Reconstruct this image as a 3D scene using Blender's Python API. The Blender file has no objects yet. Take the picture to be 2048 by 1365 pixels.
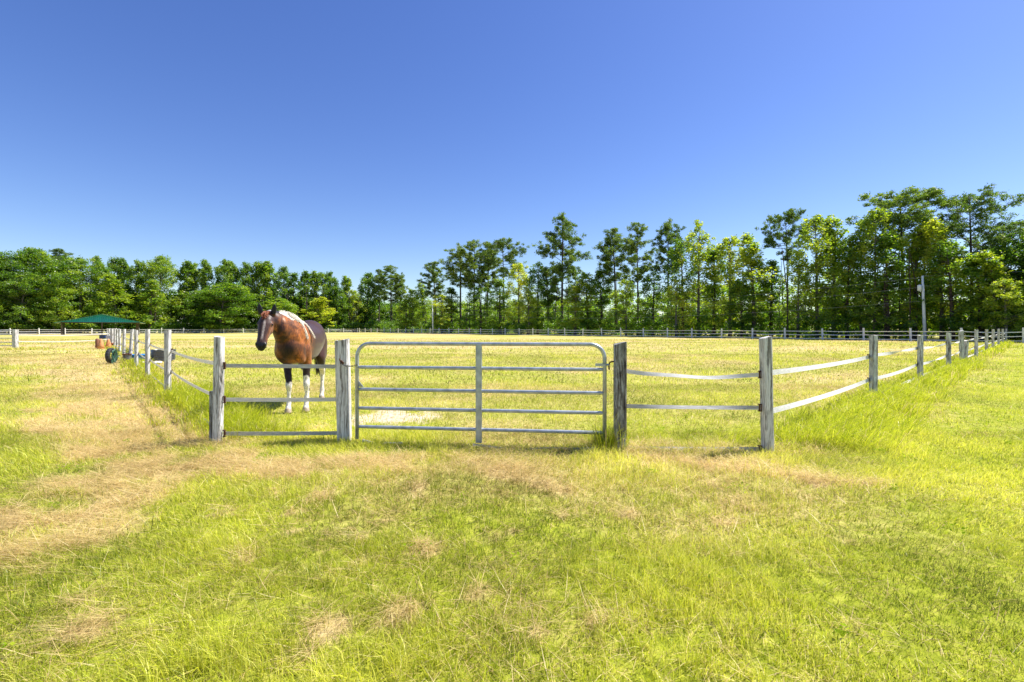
import bpy, bmesh, math, random
import numpy as np
from mathutils import Vector, Matrix, Quaternion

S = bpy.context.scene
COL = S.collection
R = math.radians

# ------------------------------------------------------------------ camera
CAM_H = 1.38
FPX = 967.0            # focal length in pixels of a 2048 wide frame
HOR = 656.5            # horizon row
cam_d = bpy.data.cameras.new("camera")
cam_d.sensor_width = 36.0
cam_d.lens = FPX / 2048 * 36.0
cam_d.shift_y = -(682.5 - HOR) / 2048
cam_d.clip_start = 0.05
cam_d.clip_end = 3000
cam = bpy.data.objects.new("camera", cam_d)
COL.objects.link(cam)
cam.location = (0, 0, CAM_H)
cam.rotation_euler = (R(90), 0, 0)
S.camera = cam

# ------------------------------------------------------------------ light
SUN_AZ, SUN_EL = R(72), R(56)       # clockwise from the view direction, height
world = bpy.data.worlds.new("World")
S.world = world
world.use_nodes = True
wn = world.node_tree.nodes; wl = world.node_tree.links
bg = wn["Background"]
sky = wn.new("ShaderNodeTexSky")
sky.sky_type = 'NISHITA'; sky.sun_disc = False
sky.sun_elevation = SUN_EL; sky.sun_rotation = SUN_AZ
sky.altitude = 0; sky.air_density = 1.0; sky.dust_density = 0.4; sky.ozone_density = 3.2
hs = wn.new("ShaderNodeHueSaturation")
hs.inputs['Hue'].default_value = 0.518; hs.inputs['Saturation'].default_value = 1.22
wl.new(sky.outputs[0], hs.inputs['Color']); wl.new(hs.outputs[0], bg.inputs[0])
bg.inputs[1].default_value = 0.094
sun_d = bpy.data.lights.new("sun", 'SUN')
sun_d.energy = 5.0; sun_d.angle = R(0.5); sun_d.color = (1.0, 0.95, 0.86)
sun = bpy.data.objects.new("sun", sun_d); COL.objects.link(sun)
sdir = Vector((math.sin(SUN_AZ) * math.cos(SUN_EL), math.cos(SUN_AZ) * math.cos(SUN_EL), math.sin(SUN_EL)))
sun.rotation_euler = sdir.to_track_quat('Z', 'Y').to_euler()
sun.location = (20, 10, 40)
S.view_settings.view_transform = 'Standard'
S.view_settings.look = 'None'
S.view_settings.exposure = 0.90
S.view_settings.gamma = 1.0
S.cycles.max_bounces = 8
S.cycles.diffuse_bounces = 4
S.cycles.transparent_max_bounces = 8

# ------------------------------------------------------------------ helpers
def wxy(px, py):
    """ground point seen at a pixel of the 2048 px photograph"""
    y = CAM_H * FPX / (py - HOR)
    return ((px - 1024) / FPX * y, y)

def tag(o, label=None, cat=None, group=None, kind=None):
    if label: o['label'] = label
    if cat: o['category'] = cat
    if group: o['group'] = group
    if kind: o['kind'] = kind
    return o

def empty(name, loc=(0, 0, 0), rz=0.0):
    o = bpy.data.objects.new(name, None)
    o.empty_display_size = 0.2
    o.location = loc; o.rotation_euler = (0, 0, rz)
    COL.objects.link(o)
    return o

class MB:
    def __init__(s):
        s.v = []; s.f = []; s.uv = []
    def add(s, vs, fs, uvs=None):
        b = len(s.v)
        s.v += [tuple(p) for p in vs]
        s.uv += (uvs if uvs else [(0, 0)] * len(vs))
        s.f += [tuple(i + b for i in f) for f in fs]
    def box(s, c, size, rot=None):
        hx, hy, hz = size[0] / 2, size[1] / 2, size[2] / 2
        vs = [Vector((x, y, z)) for x in (-hx, hx) for y in (-hy, hy) for z in (-hz, hz)]
        if rot is not None: vs = [rot @ v for v in vs]
        vs = [v + Vector(c) for v in vs]
        s.add(vs, [(0, 1, 3, 2), (4, 6, 7, 5), (0, 4, 5, 1), (2, 3, 7, 6), (0, 2, 6, 4), (1, 5, 7, 3)])
    def tube(s, pts, rad, n=8, caps=True, flat=1.0):
        pts = [Vector(p) for p in pts]
        if not hasattr(rad, '__len__'): rad = [rad] * len(pts)
        rings = []
        up = None
        for i, p in enumerate(pts):
            a = pts[max(i - 1, 0)]; b = pts[min(i + 1, len(pts) - 1)]
            d = (b - a)
            if d.length < 1e-9: d = Vector((0, 0, 1))
            d.normalize()
            if up is None:
                ref = Vector((0, 0, 1)) if abs(d.z) < 0.9 else Vector((1, 0, 0))
                up = (ref - d * ref.dot(d)).normalized()
            else:
                up = up - d * up.dot(d)
                up = up.normalized() if up.length > 1e-6 else Vector((1, 0, 0))
            side = d.cross(up)
            rings.append([p + (side * math.cos(t) + up * math.sin(t) * flat) * rad[i]
                          for t in [2 * math.pi * k / n for k in range(n)]])
        vs = [v for r in rings for v in r]
        fs = []
        for i in range(len(pts) - 1):
            for k in range(n):
                k2 = (k + 1) % n
                fs.append((i * n + k, i * n + k2, (i + 1) * n + k2, (i + 1) * n + k))
        if caps:
            fs.append(tuple(reversed(range(n))))
            fs.append(tuple((len(pts) - 1) * n + k for k in range(n)))
        s.add(vs, fs)
    def lathe(s, prof, n=20, c=(0, 0, 0), rot=None):
        vs = []; fs = []
        for r, z in prof:
            for k in range(n):
                t = 2 * math.pi * k / n
                v = Vector((r * math.cos(t), r * math.sin(t), z))
                if rot is not None: v = rot @ v
                vs.append(v + Vector(c))
        for i in range(len(prof) - 1):
            for k in range(n):
                k2 = (k + 1) % n
                fs.append((i * n + k, i * n + k2, (i + 1) * n + k2, (i + 1) * n + k))
        fs.append(tuple(reversed(range(n)))); fs.append(tuple((len(prof) - 1) * n + k for k in range(n)))
        s.add(vs, fs)
    def build(s, name, mat, parent=None, smooth=False, bevel=0.0, loc=None):
        me = bpy.data.meshes.new(name)
        me.from_pydata(s.v, [], s.f)
        if s.uv:
            ul = me.uv_layers.new(name="UVMap")
            idx = np.zeros(len(me.loops), dtype=np.int32); me.loops.foreach_get("vertex_index", idx)
            ul.data.foreach_set("uv", np.array(s.uv, dtype=np.float32)[idx].ravel())
        me.materials.append(mat)
        if smooth: me.polygons.foreach_set("use_smooth", [True] * len(me.polygons))
        me.update()
        o = bpy.data.objects.new(name, me); COL.objects.link(o)
        if parent: o.parent = parent
        if loc: o.location = loc
        if bevel:
            m = o.modifiers.new("bevel", 'BEVEL'); m.width = bevel; m.segments = 2; m.limit_method = 'ANGLE'
        return o

def np_mesh(name, verts, faces_k, mat, attrs=None, smooth=False):
    """verts (n,3); faces_k: list of (m,k) index arrays"""
    me = bpy.data.meshes.new(name)
    me.vertices.add(len(verts)); me.vertices.foreach_set("co", verts.astype(np.float32).ravel())
    nl = sum(f.size for f in faces_k); npoly = sum(len(f) for f in faces_k)
    me.loops.add(nl); me.polygons.add(npoly)
    me.loops.foreach_set("vertex_index", np.concatenate([f.ravel() for f in faces_k]).astype(np.int32))
    tot = np.concatenate([np.full(len(f), f.shape[1], dtype=np.int32) for f in faces_k])
    st = np.zeros(npoly, dtype=np.int32); st[1:] = np.cumsum(tot)[:-1]
    me.polygons.foreach_set("loop_start", st)
    if smooth: me.polygons.foreach_set("use_smooth", np.ones(npoly, dtype=bool))
    me.update(calc_edges=True)
    for k, a in (attrs or {}).items():
        at = me.attributes.new(k, 'FLOAT', 'POINT'); at.data.foreach_set("value", a.astype(np.float32))
    me.materials.append(mat)
    return me

def link(name, me, parent=None, loc=(0, 0, 0)):
    o = bpy.data.objects.new(name, me); COL.objects.link(o)
    if parent: o.parent = parent
    o.location = loc
    return o

# numpy value noise
def _hash(ix, iy, seed):
    h = (ix.astype(np.int64) * 374761393 + iy.astype(np.int64) * 668265263 + seed * 1442695041) & 0x7fffffff
    h = ((h ^ (h >> 13)) * 1274126177) & 0x7fffffff
    return ((h ^ (h >> 16)) & 0xffff) / 65535.0
def vnoise(x, y, seed=0):
    ix = np.floor(x); iy = np.floor(y); fx = x - ix; fy = y - iy
    fx = fx * fx * (3 - 2 * fx); fy = fy * fy * (3 - 2 * fy)
    a = _hash(ix, iy, seed); b = _hash(ix + 1, iy, seed); c = _hash(ix, iy + 1, seed); d = _hash(ix + 1, iy + 1, seed)
    return (a * (1 - fx) + b * fx) * (1 - fy) + (c * (1 - fx) + d * fx) * fy
def fbm(x, y, seed=0, o=4):
    s = 0; a = .5; t = 0
    for k in range(o):
        s = s + a * vnoise(x * 2 ** k, y * 2 ** k, seed + k); t += a; a *= .55
    return s / t
def sstep(a, b, x):
    t = np.clip((x - a) / (b - a), 0, 1); return t * t * (3 - 2 * t)

# ------------------------------------------------------------------ materials
def newmat(name):
    m = bpy.data.materials.new(name); m.use_nodes = True
    nt = m.node_tree; return m, nt, nt.nodes, nt.links, nt.nodes["Principled BSDF"]
def N(nodes, t, **kw):
    n = nodes.new("ShaderNode" + t)
    for k, v in kw.items(): setattr(n, k, v)
    return n
def ramp(nodes, stops):
    r = nodes.new("ShaderNodeValToRGB"); e = r.color_ramp.elements
    while len(e) < len(stops): e.new(0.5)
    for i, (p, c) in enumerate(stops):
        e[i].position = p; e[i].color = (*c, 1)
    return r

def plain(name, color, rough=.6, metal=0., var=.12, scale=8., bump=0.):
    m, nt, n, l, b = newmat(name)
    tc = N(n, 'TexCoord'); no = N(n, 'TexNoise'); no.inputs['Scale'].default_value = scale
    no.inputs['Detail'].default_value = 5
    l.new(tc.outputs['Object'], no.inputs['Vector'])
    r = ramp(n, [(.25, tuple(c * (1 - var * 2) for c in color)), (.75, tuple(min(1, c * (1 + var)) for c in color))])
    l.new(no.outputs[0], r.inputs[0]); l.new(r.outputs[0], b.inputs['Base Color'])
    b.inputs['Roughness'].default_value = rough; b.inputs['Metallic'].default_value = metal
    if bump:
        bp = N(n, 'Bump'); bp.inputs['Strength'].default_value = bump; bp.inputs['Distance'].default_value = .01
        l.new(no.outputs[0], bp.inputs['Height']); l.new(bp.outputs[0], b.inputs['Normal'])
    return m

def wood_mat(name, light, mid, dark, paint=.5):
    m, nt, n, l, b = newmat(name)
    tc = N(n, 'TexCoord'); oi = N(n, 'ObjectInfo')
    mul = N(n, 'VectorMath', operation='SCALE'); l.new(oi.outputs['Random'], mul.inputs['Scale'])
    mul.inputs[0].default_value = (13., 17., 23.)
    add = N(n, 'VectorMath', operation='ADD'); l.new(tc.outputs['Object'], add.inputs[0]); l.new(mul.outputs[0], add.inputs[1])
    # slow wobble so that the grain is not ruler-straight
    w = N(n, 'TexNoise'); w.inputs['Scale'].default_value = 3.5; l.new(add.outputs[0], w.inputs['Vector'])
    wm = N(n, 'VectorMath', operation='SCALE'); wm.inputs['Scale'].default_value = .05; l.new(w.outputs['Color'], wm.inputs[0])
    a2 = N(n, 'VectorMath', operation='ADD'); l.new(add.outputs[0], a2.inputs[0]); l.new(wm.outputs[0], a2.inputs[1])
    mp = N(n, 'Mapping'); mp.inputs['Scale'].default_value = (62, 62, 1.9); l.new(a2.outputs[0], mp.inputs['Vector'])
    g = N(n, 'TexNoise'); g.inputs['Scale'].default_value = 1.0; g.inputs['Detail'].default_value = 6; g.inputs['Roughness'].default_value = .65
    l.new(mp.outputs[0], g.inputs['Vector'])
    r = ramp(n, [(.33, dark), (.45, mid), (.56, light), (.8, tuple(min(1, c * 1.12) for c in light))])
    l.new(g.outputs[0], r.inputs[0])
    # patches where the whitewash has gone
    p = N(n, 'TexNoise'); p.inputs['Scale'].default_value = 7; p.inputs['Detail'].default_value = 7; p.inputs['Roughness'].default_value = .7
    mp2 = N(n, 'Mapping'); mp2.inputs['Scale'].default_value = (1.6, 1.6, .45); l.new(add.outputs[0], mp2.inputs['Vector']); l.new(mp2.outputs[0], p.inputs['Vector'])
    pr = ramp(n, [(paint - .05, (1, 1, 1)), (paint + .07, (0, 0, 0))])
    l.new(p.outputs[0], pr.inputs[0])
    mx = N(n, 'Mix', data_type='RGBA'); l.new(pr.outputs[0], mx.inputs['Factor']); l.new(r.outputs[0], mx.inputs[6])
    r2 = ramp(n, [(.38, tuple(c * .5 for c in dark)), (.62, mid)]); l.new(g.outputs[0], r2.inputs[0]); l.new(r2.outputs[0], mx.inputs[7])
    l.new(mx.outputs[2], b.inputs['Base Color']); b.inputs['Roughness'].default_value = .85
    bp = N(n, 'Bump'); bp.inputs['Strength'].default_value = .8; bp.inputs['Distance'].default_value = .006
    l.new(g.outputs[0], bp.inputs['Height']); l.new(bp.outputs[0], b.inputs['Normal'])
    return m

def leafy(name, c_dark, c_mid, c_light, trans=.4, objvar=.5, attr='rnd', gloss=.04, tcol=1.5):
    m, nt, n, l, b = newmat(name); n.remove(b)
    out = n['Material Output']
    at = N(n, 'Attribute'); at.attribute_name = attr
    oi = N(n, 'ObjectInfo')
    ma = N(n, 'Math', operation='MULTIPLY_ADD'); l.new(oi.outputs['Random'], ma.inputs[0]); ma.inputs[1].default_value = objvar; ma.inputs[2].default_value = -objvar / 2
    ad = N(n, 'Math', operation='ADD'); l.new(at.outputs['Fac'], ad.inputs[0]); l.new(ma.outputs[0], ad.inputs[1])
    r = ramp(n, [(0, c_dark), (.5, c_mid), (1, c_light)]); l.new(ad.outputs[0], r.inputs[0])
    d = N(n, 'BsdfDiffuse'); t = N(n, 'BsdfTranslucent'); l.new(r.outputs[0], d.inputs[0])
    tm = N(n, 'Mix', data_type='RGBA', blend_type='MULTIPLY'); tm.inputs['Factor'].default_value = 1
    l.new(r.outputs[0], tm.inputs[6]); tm.inputs[7].default_value = (tcol * .95, tcol, tcol * .35, 1)
    l.new(tm.outputs[2], t.inputs[0])
    mx = N(n, 'MixShader'); mx.inputs[0].default_value = trans; l.new(d.outputs[0], mx.inputs[1]); l.new(t.outputs[0], mx.inputs[2])
    gl = N(n, 'BsdfGlossy'); gl.inputs['Roughness'].default_value = .45
    m2 = N(n, 'MixShader'); m2.inputs[0].default_value = gloss; l.new(mx.outputs[0], m2.inputs[1]); l.new(gl.outputs[0], m2.inputs[2])
    l.new(m2.outputs[0], out.inputs[0])
    return m

M = {}
M['post'] = wood_mat('weathered_whitewashed_wood', (.68, .68, .67), (.40, .38, .36), (.06, .045, .035), .42)
M['post_dark'] = wood_mat('weathered_dark_wood', (.40, .42, .43), (.20, .19, .17), (.03, .02, .015), .48)
M['far_paint'] = plain('faded_white_paint', (.80, .79, .76), .8, 0, .15, 4)
M['galv'] = plain('galvanised_tube', (.44, .48, .52), .40, .5, .22, 11)
M['rust'] = plain('rusty_steel', (.13, .055, .03), .8, .2, .4, 60, .4)
M['chain'] = plain('tarnished_chain_steel', (.10, .10, .10), .5, .6, .4, 60)
M['rubber'] = plain('black_rubber', (.022, .022, .024), .7, 0, .3, 20)
M['tank'] = plain('dark_grey_tank_plastic', (.12, .13, .145), .3, .3, .25, 10)
M['bluetub'] = plain('blue_plastic', (.01, .22, .62), .4, 0, .15, 10)
M['hose'] = plain('green_hose', (.05, .16, .10), .4, 0, .2, 10)
M['cone'] = plain('sunbleached_orange_plastic', (.62, .27, .10), .6, 0, .15, 6)
M['conedark'] = plain('dull_rust_brown_plastic', (.22, .085, .04), .7, 0, .2, 6)
M['navy'] = plain('navy_blue_plastic', (.012, .035, .12), .4, 0, .2, 8)
M['lilac'] = plain('pale_grey_plastic', (.42, .42, .50), .5, 0, .1, 8)
M['pailgrey'] = plain('dull_grey_metal', (.20, .20, .21), .5, .4, .25, 12)
M['stone'] = plain('white_stone', (.75, .72, .66), .9, 0, .1, 12, .5)
M['concrete_pole'] = plain('pale_bleached_pole', (.74, .77, .80), .8, 0, .08, 3)
M['wire'] = plain('pale_wire', (.45, .45, .45), .4, .5, .05, 3)
M['bark'] = plain('pine_bark', (.085, .06, .05), .95, 0, .4, 5, .6)
M['bark_pale'] = plain('grey_bark', (.17, .15, .13), .95, 0, .35, 5, .6)
M['terra'] = plain('terracotta', (.35, .12, .06), .8, 0, .2, 12)
M['flower'] = plain('yellow_petals', (.85, .62, .02), .6, 0, .15, 30)

# tape with woven lengthwise strands
def tape_mat(name, c1, c2):
    m, nt, n, l, b = newmat(name)
    uv = N(n, 'UVMap'); sx = N(n, 'SeparateXYZ'); l.new(uv.outputs[0], sx.inputs[0])
    mu = N(n, 'Math', operation='MULTIPLY'); mu.inputs[1].default_value = 31.4; l.new(sx.outputs[1], mu.inputs[0])
    sn = N(n, 'Math', operation='SINE'); l.new(mu.outputs[0], sn.inputs[0])
    no = N(n, 'TexNoise'); no.inputs['Scale'].default_value = 9; no.inputs['Detail'].default_value = 6
    l.new(uv.outputs[0], no.inputs['Vector'])
    ad = N(n, 'Math', operation='MULTIPLY_ADD'); l.new(sn.outputs[0], ad.inputs[0]); ad.inputs[1].default_value = .16; l.new(no.outputs[0], ad.inputs[2])
    r = ramp(n, [(.3, c2), (.55, c1), (.8, tuple(min(1, c * 1.15) for c in c1))]); l.new(ad.outputs[0], r.inputs[0])
    l.new(r.outputs[0], b.inputs['Base Color']); b.inputs['Roughness'].default_value = .55
    t = N(n, 'BsdfTranslucent'); l.new(r.outputs[0], t.inputs[0]); ms = N(n, 'MixShader'); ms.inputs[0].default_value = .35
    l.new(b.outputs[0], ms.inputs[1]); l.new(t.outputs[0], ms.inputs[2]); l.new(ms.outputs[0], n['Material Output'].inputs[0])
    return m
M['tape'] = tape_mat('white_fence_tape', (.84, .83, .80), (.55, .53, .48))
M['tape_grey'] = tape_mat('weathered_fence_tape', (.66, .66, .64), (.30, .29, .27))

M['pine'] = leafy('pine_needles', (.040, .085, .022), (.12, .20, .035), (.32, .38, .055), .45, .35)
M['broad'] = leafy('broad_leaves', (.05, .12, .014), (.13, .23, .022), (.36, .42, .04), .55, .35, tcol=1.8)
M['yellowish'] = leafy('yellow_green_leaves', (.10, .18, .015), (.25, .33, .03), (.52, .50, .07), .58, .40, tcol=1.8)
M['under'] = leafy('undergrowth_leaves', (.04, .10, .012), (.12, .22, .02), (.36, .42, .035), .58, .0, tcol=1.9)

M['weed'] = leafy('weed_leaves', (.09, .17, .01), (.22, .33, .015), (.44, .50, .04), .45, 0, gloss=.0)
# grass blades: 'dry' runs from green (0) to straw (1)
def grass_mat(name='grass_blades', trans=.45):
    m, nt, n, l, b = newmat(name); n.remove(b); out = n['Material Output']
    a1 = N(n, 'Attribute'); a1.attribute_name = 'dry'; a2 = N(n, 'Attribute'); a2.attribute_name = 'rnd'
    g = ramp(n, [(0, (.11, .20, .003)), (.45, (.42, .52, .006)), (1, (.82, .82, .04))]); l.new(a2.outputs['Fac'], g.inputs[0])
    s = ramp(n, [(0, (.40, .28, .11)), (.5, (.74, .55, .27)), (1, (.93, .78, .46))]); l.new(a2.outputs['Fac'], s.inputs[0])
    mx = N(n, 'Mix', data_type='RGBA'); l.new(a1.outputs['Fac'], mx.inputs['Factor']); l.new(g.outputs[0], mx.inputs[6]); l.new(s.outputs[0], mx.inputs[7])
    d = N(n, 'BsdfDiffuse'); t = N(n, 'BsdfTranslucent'); l.new(mx.outputs[2], d.inputs[0]); l.new(mx.outputs[2], t.inputs[0])
    ms = N(n, 'MixShader'); ms.inputs[0].default_value = trans; l.new(d.outputs[0], ms.inputs[1]); l.new(t.outputs[0], ms.inputs[2])
    gl = N(n, 'BsdfGlossy'); gl.inputs['Roughness'].default_value = .4
    m2 = N(n, 'MixShader'); m2.inputs[0].default_value = .022; l.new(ms.outputs[0], m2.inputs[1]); l.new(gl.outputs[0], m2.inputs[2])
    l.new(m2.outputs[0], out.inputs[0])
    return m
M['grass'] = grass_mat()

def ground_mat():
    m, nt, n, l, b = newmat('meadow_ground')
    geo = N(n, 'NewGeometry')
    at = N(n, 'Attribute'); at.attribute_name = 'dry'; sd = N(n, 'Attribute'); sd.attribute_name = 'sand'
    def noise(sc, vec=None, det=6, ro=.6, st=(1, 1, 1)):
        mp = N(n, 'Mapping'); mp.inputs['Scale'].default_value = st; l.new(geo.outputs['Position'], mp.inputs['Vector'])
        x = N(n, 'TexNoise'); x.inputs['Scale'].default_value = sc; x.inputs['Detail'].default_value = det; x.inputs['Roughness'].default_value = ro
        l.new(mp.outputs[0], x.inputs['Vector']); return x
    fine = noise(9., det=8, ro=.75); mid = noise(1.3, det=7, ro=.7); big = noise(.12, det=6, ro=.65, st=(.35, 1.6, 1))
    g = ramp(n, [(.3, (.10, .14, .008)), (.5, (.29, .33, .025)), (.7, (.47, .47, .07))]); l.new(fine.outputs[0], g.inputs[0])
    s = ramp(n, [(.3, (.26, .17, .07)), (.5, (.53, .41, .19)), (.72, (.74, .60, .33))]); l.new(fine.outputs[0], s.inputs[0])
    # how dry: attribute plus mid and large patches
    a = N(n, 'Math', operation='MULTIPLY_ADD'); l.new(mid.outputs[0], a.inputs[0]); a.inputs[1].default_value = 1.1; l.new(at.outputs['Fac'], a.inputs[2])
    a2 = N(n, 'Math', operation='MULTIPLY_ADD'); l.new(big.outputs[0], a2.inputs[0]); a2.inputs[1].default_value = .9; l.new(a.outputs[0], a2.inputs[2])
    mr = N(n, 'MapRange'); mr.inputs['From Min'].default_value = 1.02; mr.inputs['From Max'].default_value = 1.9; l.new(a2.outputs[0], mr.inputs['Value'])
    mx = N(n, 'Mix', data_type='RGBA'); l.new(mr.outputs[0], mx.inputs['Factor']); l.new(g.outputs[0], mx.inputs[6]); l.new(s.outputs[0], mx.inputs[7])
    sc = ramp(n, [(.35, (.36, .26, .17)), (.5, (.60, .49, .36)), (.68, (.74, .66, .54))]); l.new(noise(22, det=6).outputs[0], sc.inputs[0])
    m2 = N(n, 'Mix', data_type='RGBA'); l.new(sd.outputs['Fac'], m2.inputs['Factor']); l.new(mx.outputs[2], m2.inputs[6]); l.new(sc.outputs[0], m2.inputs[7])
    l.new(m2.outputs[2], b.inputs['Base Color']); b.inputs['Roughness'].default_value = .95
    b.inputs['Specular IOR Level'].default_value = .1
    bp = N(n, 'Bump'); bp.inputs['Strength'].default_value = .7; bp.inputs['Distance'].default_value = .05
    l.new(fine.outputs[0], bp.inputs['Height']); l.new(bp.outputs[0], b.inputs['Normal'])
    return m
M['ground'] = ground_mat()

# ------------------------------------------------------------------ layout of the fences (metres)
LA = np.array([-3.56, 5.84]); LDIR = np.array([-.655, .755])           # left run starts at corner post A
LT = [0, 5.1, 9.8, 14.2, 18.4, 23.4, 27.6, 31.6, 36.2, 41., 45.5, 51., 57.]
PB = np.array([-2.06, 5.97]); PC = np.array([1.24, 5.55]); PD = np.array([2.86, 5.40])
RDIR = np.array([.736, .677])
RT = [0, 5.1, 10.3, 16.2, 20.6, 27.0, 34.0, 40.2, 47., 53.5, 60., 67., 74., 81.]
FA = np.array([47.5, 45.]); FDIR = np.array([-.67, .742])              # far right run
BA = np.array([-48.2, 151.]); BDIR = np.array([-.807, -.59])           # back run

# ------------------------------------------------------------------ ground
def seg_d(x, y, pts, wid):
    """falloff (1 inside, 0 outside) round a polyline whose width varies"""
    best = np.zeros_like(x)
    for (a, b, w1, w2) in [(pts[i], pts[i + 1], wid[i], wid[i + 1]) for i in range(len(pts) - 1)]:
        ax, ay = a; bx, by = b; dx, dy = bx - ax, by - ay
        t = np.clip(((x - ax) * dx + (y - ay) * dy) / (dx * dx + dy * dy), 0, 1)
        d = np.hypot(x - ax - t * dx, y - ay - t * dy); w = w1 + (w2 - w1) * t
        best = np.maximum(best, 1 - sstep(.45, 1.25, d / w))
    return best

SWATH1 = [wxy(*p) for p in ((130, 712), (215, 735), (250, 780), (262, 850), (330, 905), (520, 935), (720, 925), (950, 925), (1130, 965))]
W1 = [3.2, 2.6, 1.8, 1.35, 1.0, .5, .42, .36, .34]
SWATH2 = [wxy(*p) for p in ((330, 920), (200, 1000), (110, 1070), (20, 1130))]
W2 = [1.25, 1.0, .7, .5]
SWATH3 = [wxy(*p) for p in ((1270, 905), (1400, 925), (1520, 930), (1640, 960), (1760, 965))]
W3 = [.22, .3, .3, .2, .1]
SPOTS = [(wxy(1250, 1020), .17), (wxy(1490, 992), .12), (wxy(1478, 1040), .11), (wxy(665, 1250), .11), (wxy(838, 1098), .12),
         (wxy(835, 975), .2), (wxy(655, 990), .16), (wxy(810, 1215), .10), (wxy(210, 1250), .12), (wxy(640, 855), .35), (wxy(960, 1190), .1)]

_r = random.Random(8)
for _k in range(70):
    _y = _r.uniform(2.0, 5.2); _x = _r.uniform(-1.1, .75) * _y
    SPOTS.append(((_x, _y), _r.uniform(.03, .10)))

def dry_fn(x, y):
    n1 = fbm(x * 1.7, y * 1.7, 3, 4); n2 = fbm(x * .45 + 9, y * .45, 11, 4); n3 = fbm(x * 6, y * 6, 5, 3)
    d = np.maximum.reduce([seg_d(x, y, SWATH1, W1) * (1 - .14 * sstep(-3.2, -1.8, x)), seg_d(x, y, SWATH2, W2) * .66, seg_d(x, y, SWATH3, W3) * .9])
    for (c, r) in SPOTS:
        d = np.maximum(d, .8 * (1 - sstep(.4, 1.3, np.hypot(x - c[0] + (n1 - .5) * r * 2.6, y - c[1] + (n3 - .5) * r * 2.2) / r)))
    n5 = fbm(x * 2.6 + 40, y * 3.4, 15, 4)
    swath = sstep(.26, .72, d * (.36 + n1 * .80 + (n5 - .5) * 1.5) * (.6 + n3 * .8)) * .88
    lane = sstep(.3, 1.6, (x - PD[0]) * RDIR[1] - (y - PD[1]) * RDIR[0])
    base = (.06 + .42 * sstep(.45, .78, n2) * (.5 + n3)) * (1 - .75 * lane)
    nf = fbm(x * .07, y * .22, 71, 4); base = base + sstep(14, 40, y) * (.06 + .55 * sstep(.45, .70, nf)) * (1 - .8 * lane)
    # inside the paddock the grass is thinner and paler
    base = base + .16 * sstep(6, 9, y) * (1 - .8 * lane)
    # faint wheel tracks up the lane on the left
    return np.clip(np.maximum(base, swath), 0, 1)

def sand_fn(x, y):
    (ax, ay) = wxy(790, 832)
    n = fbm(x * 3, y * 3, 21, 4)
    e = ((x - ax) / .74) ** 2 + ((y - ay) / .60) ** 2
    return .9 * (1 - sstep(.5, 1.2, e + (n - .5) * 2.6))

def axis(brk):
    out = []
    for a, b, s in brk: out.append(np.arange(a, b, s))
    return np.unique(np.round(np.concatenate(out), 4))
gx = axis([(-900, -150, 60), (-150, -40, 6), (-40, -12, 1.2), (-12, -6, .3), (-6, 6, .1), (6, 12, .3), (12, 40, 1.2), (40, 150, 6), (150, 901, 60)])
gy = axis([(-60, 0, 8), (0, 9, .1), (9, 20, .35), (20, 60, 1.5), (60, 180, 6), (180, 1500, 80)])
GX, GY = np.meshgrid(gx, gy); X = GX.ravel(); Y = GY.ravel()
near = 1 - sstep(20, 45, np.hypot(X, Y))
Z = (fbm(X * .5, Y * .5, 7, 3) - .5) * .05 * near + (fbm(X * 2.5, Y * 2.5, 8, 3) - .5) * .03 * (1 - sstep(9, 16, np.hypot(X, Y))) - .02
nx, ny = len(gx), len(gy)
ii = (np.arange(ny - 1)[:, None] * nx + np.arange(nx - 1)[None, :]).ravel()
F = np.stack([ii, ii + 1, ii + nx + 1, ii + nx], 1)
gme = np_mesh('ground', np.stack([X, Y, Z], 1), [F], M['ground'], {'dry': dry_fn(X, Y), 'sand': sand_fn(X, Y)}, True)
g = link('ground', gme); tag(g, kind='structure')

def gz(x, y):
    near = 1 - sstep(20, 45, np.hypot(x, y))
    return (fbm(x * .5, y * .5, 7, 3) - .5) * .05 * near + (fbm(x * 2.5, y * 2.5, 8, 3) - .5) * .03 * (1 - sstep(9, 16, np.hypot(x, y))) - .02

# ------------------------------------------------------------------ grass
rng = np.random.default_rng(5)
def blades(x, y, h, w, az, lean, curl, dry, rnd, flat_z=None, flip=None):
    """each blade: root pair, middle pair, tip"""
    n = len(x); z = gz(x, y) - .004
    if flat_z is not None: z = z + flat_z
    fz = rng.random(n) * 2 * np.pi if flip is None else flip
    wx, wy = np.cos(fz) * w / 2, np.sin(fz) * w / 2
    dx, dy = np.cos(az), np.sin(az)
    l1 = np.sin(lean) * h * .5; z1 = np.cos(lean) * h * .5
    lean2 = lean + curl
    l2 = l1 + np.sin(lean2) * h * .5; z2 = z1 + np.cos(lean2) * h * .5
    V = np.empty((n, 5, 3), dtype=np.float32)
    V[:, 0] = np.stack([x - wx, y - wy, z], 1); V[:, 1] = np.stack([x + wx, y + wy, z], 1)
    V[:, 2] = np.stack([x + dx * l1 + wx * .8, y + dy * l1 + wy * .8, z + z1], 1)
    V[:, 3] = np.stack([x + dx * l1 - wx * .8, y + dy * l1 - wy * .8, z + z1], 1)
    V[:, 4] = np.stack([x + dx * l2, y + dy * l2, np.maximum(z + z2, z + .002)], 1)
    return V, np.repeat(dry, 5), np.repeat(rnd, 5)
def blade_mesh(name, parts, mat):
    V = np.concatenate([p[0] for p in parts]); dry = np.concatenate([p[1] for p in parts]); rnd = np.concatenate([p[2] for p in parts])
    n = len(V); b = np.arange(n) * 5
    q = np.stack([b, b + 1, b + 2, b + 3], 1); t = np.stack([b + 3, b + 2, b + 4], 1)
    return np_mesh(name, V.reshape(-1, 3), [q, t], mat, {'dry': dry, 'rnd': rnd})

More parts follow.
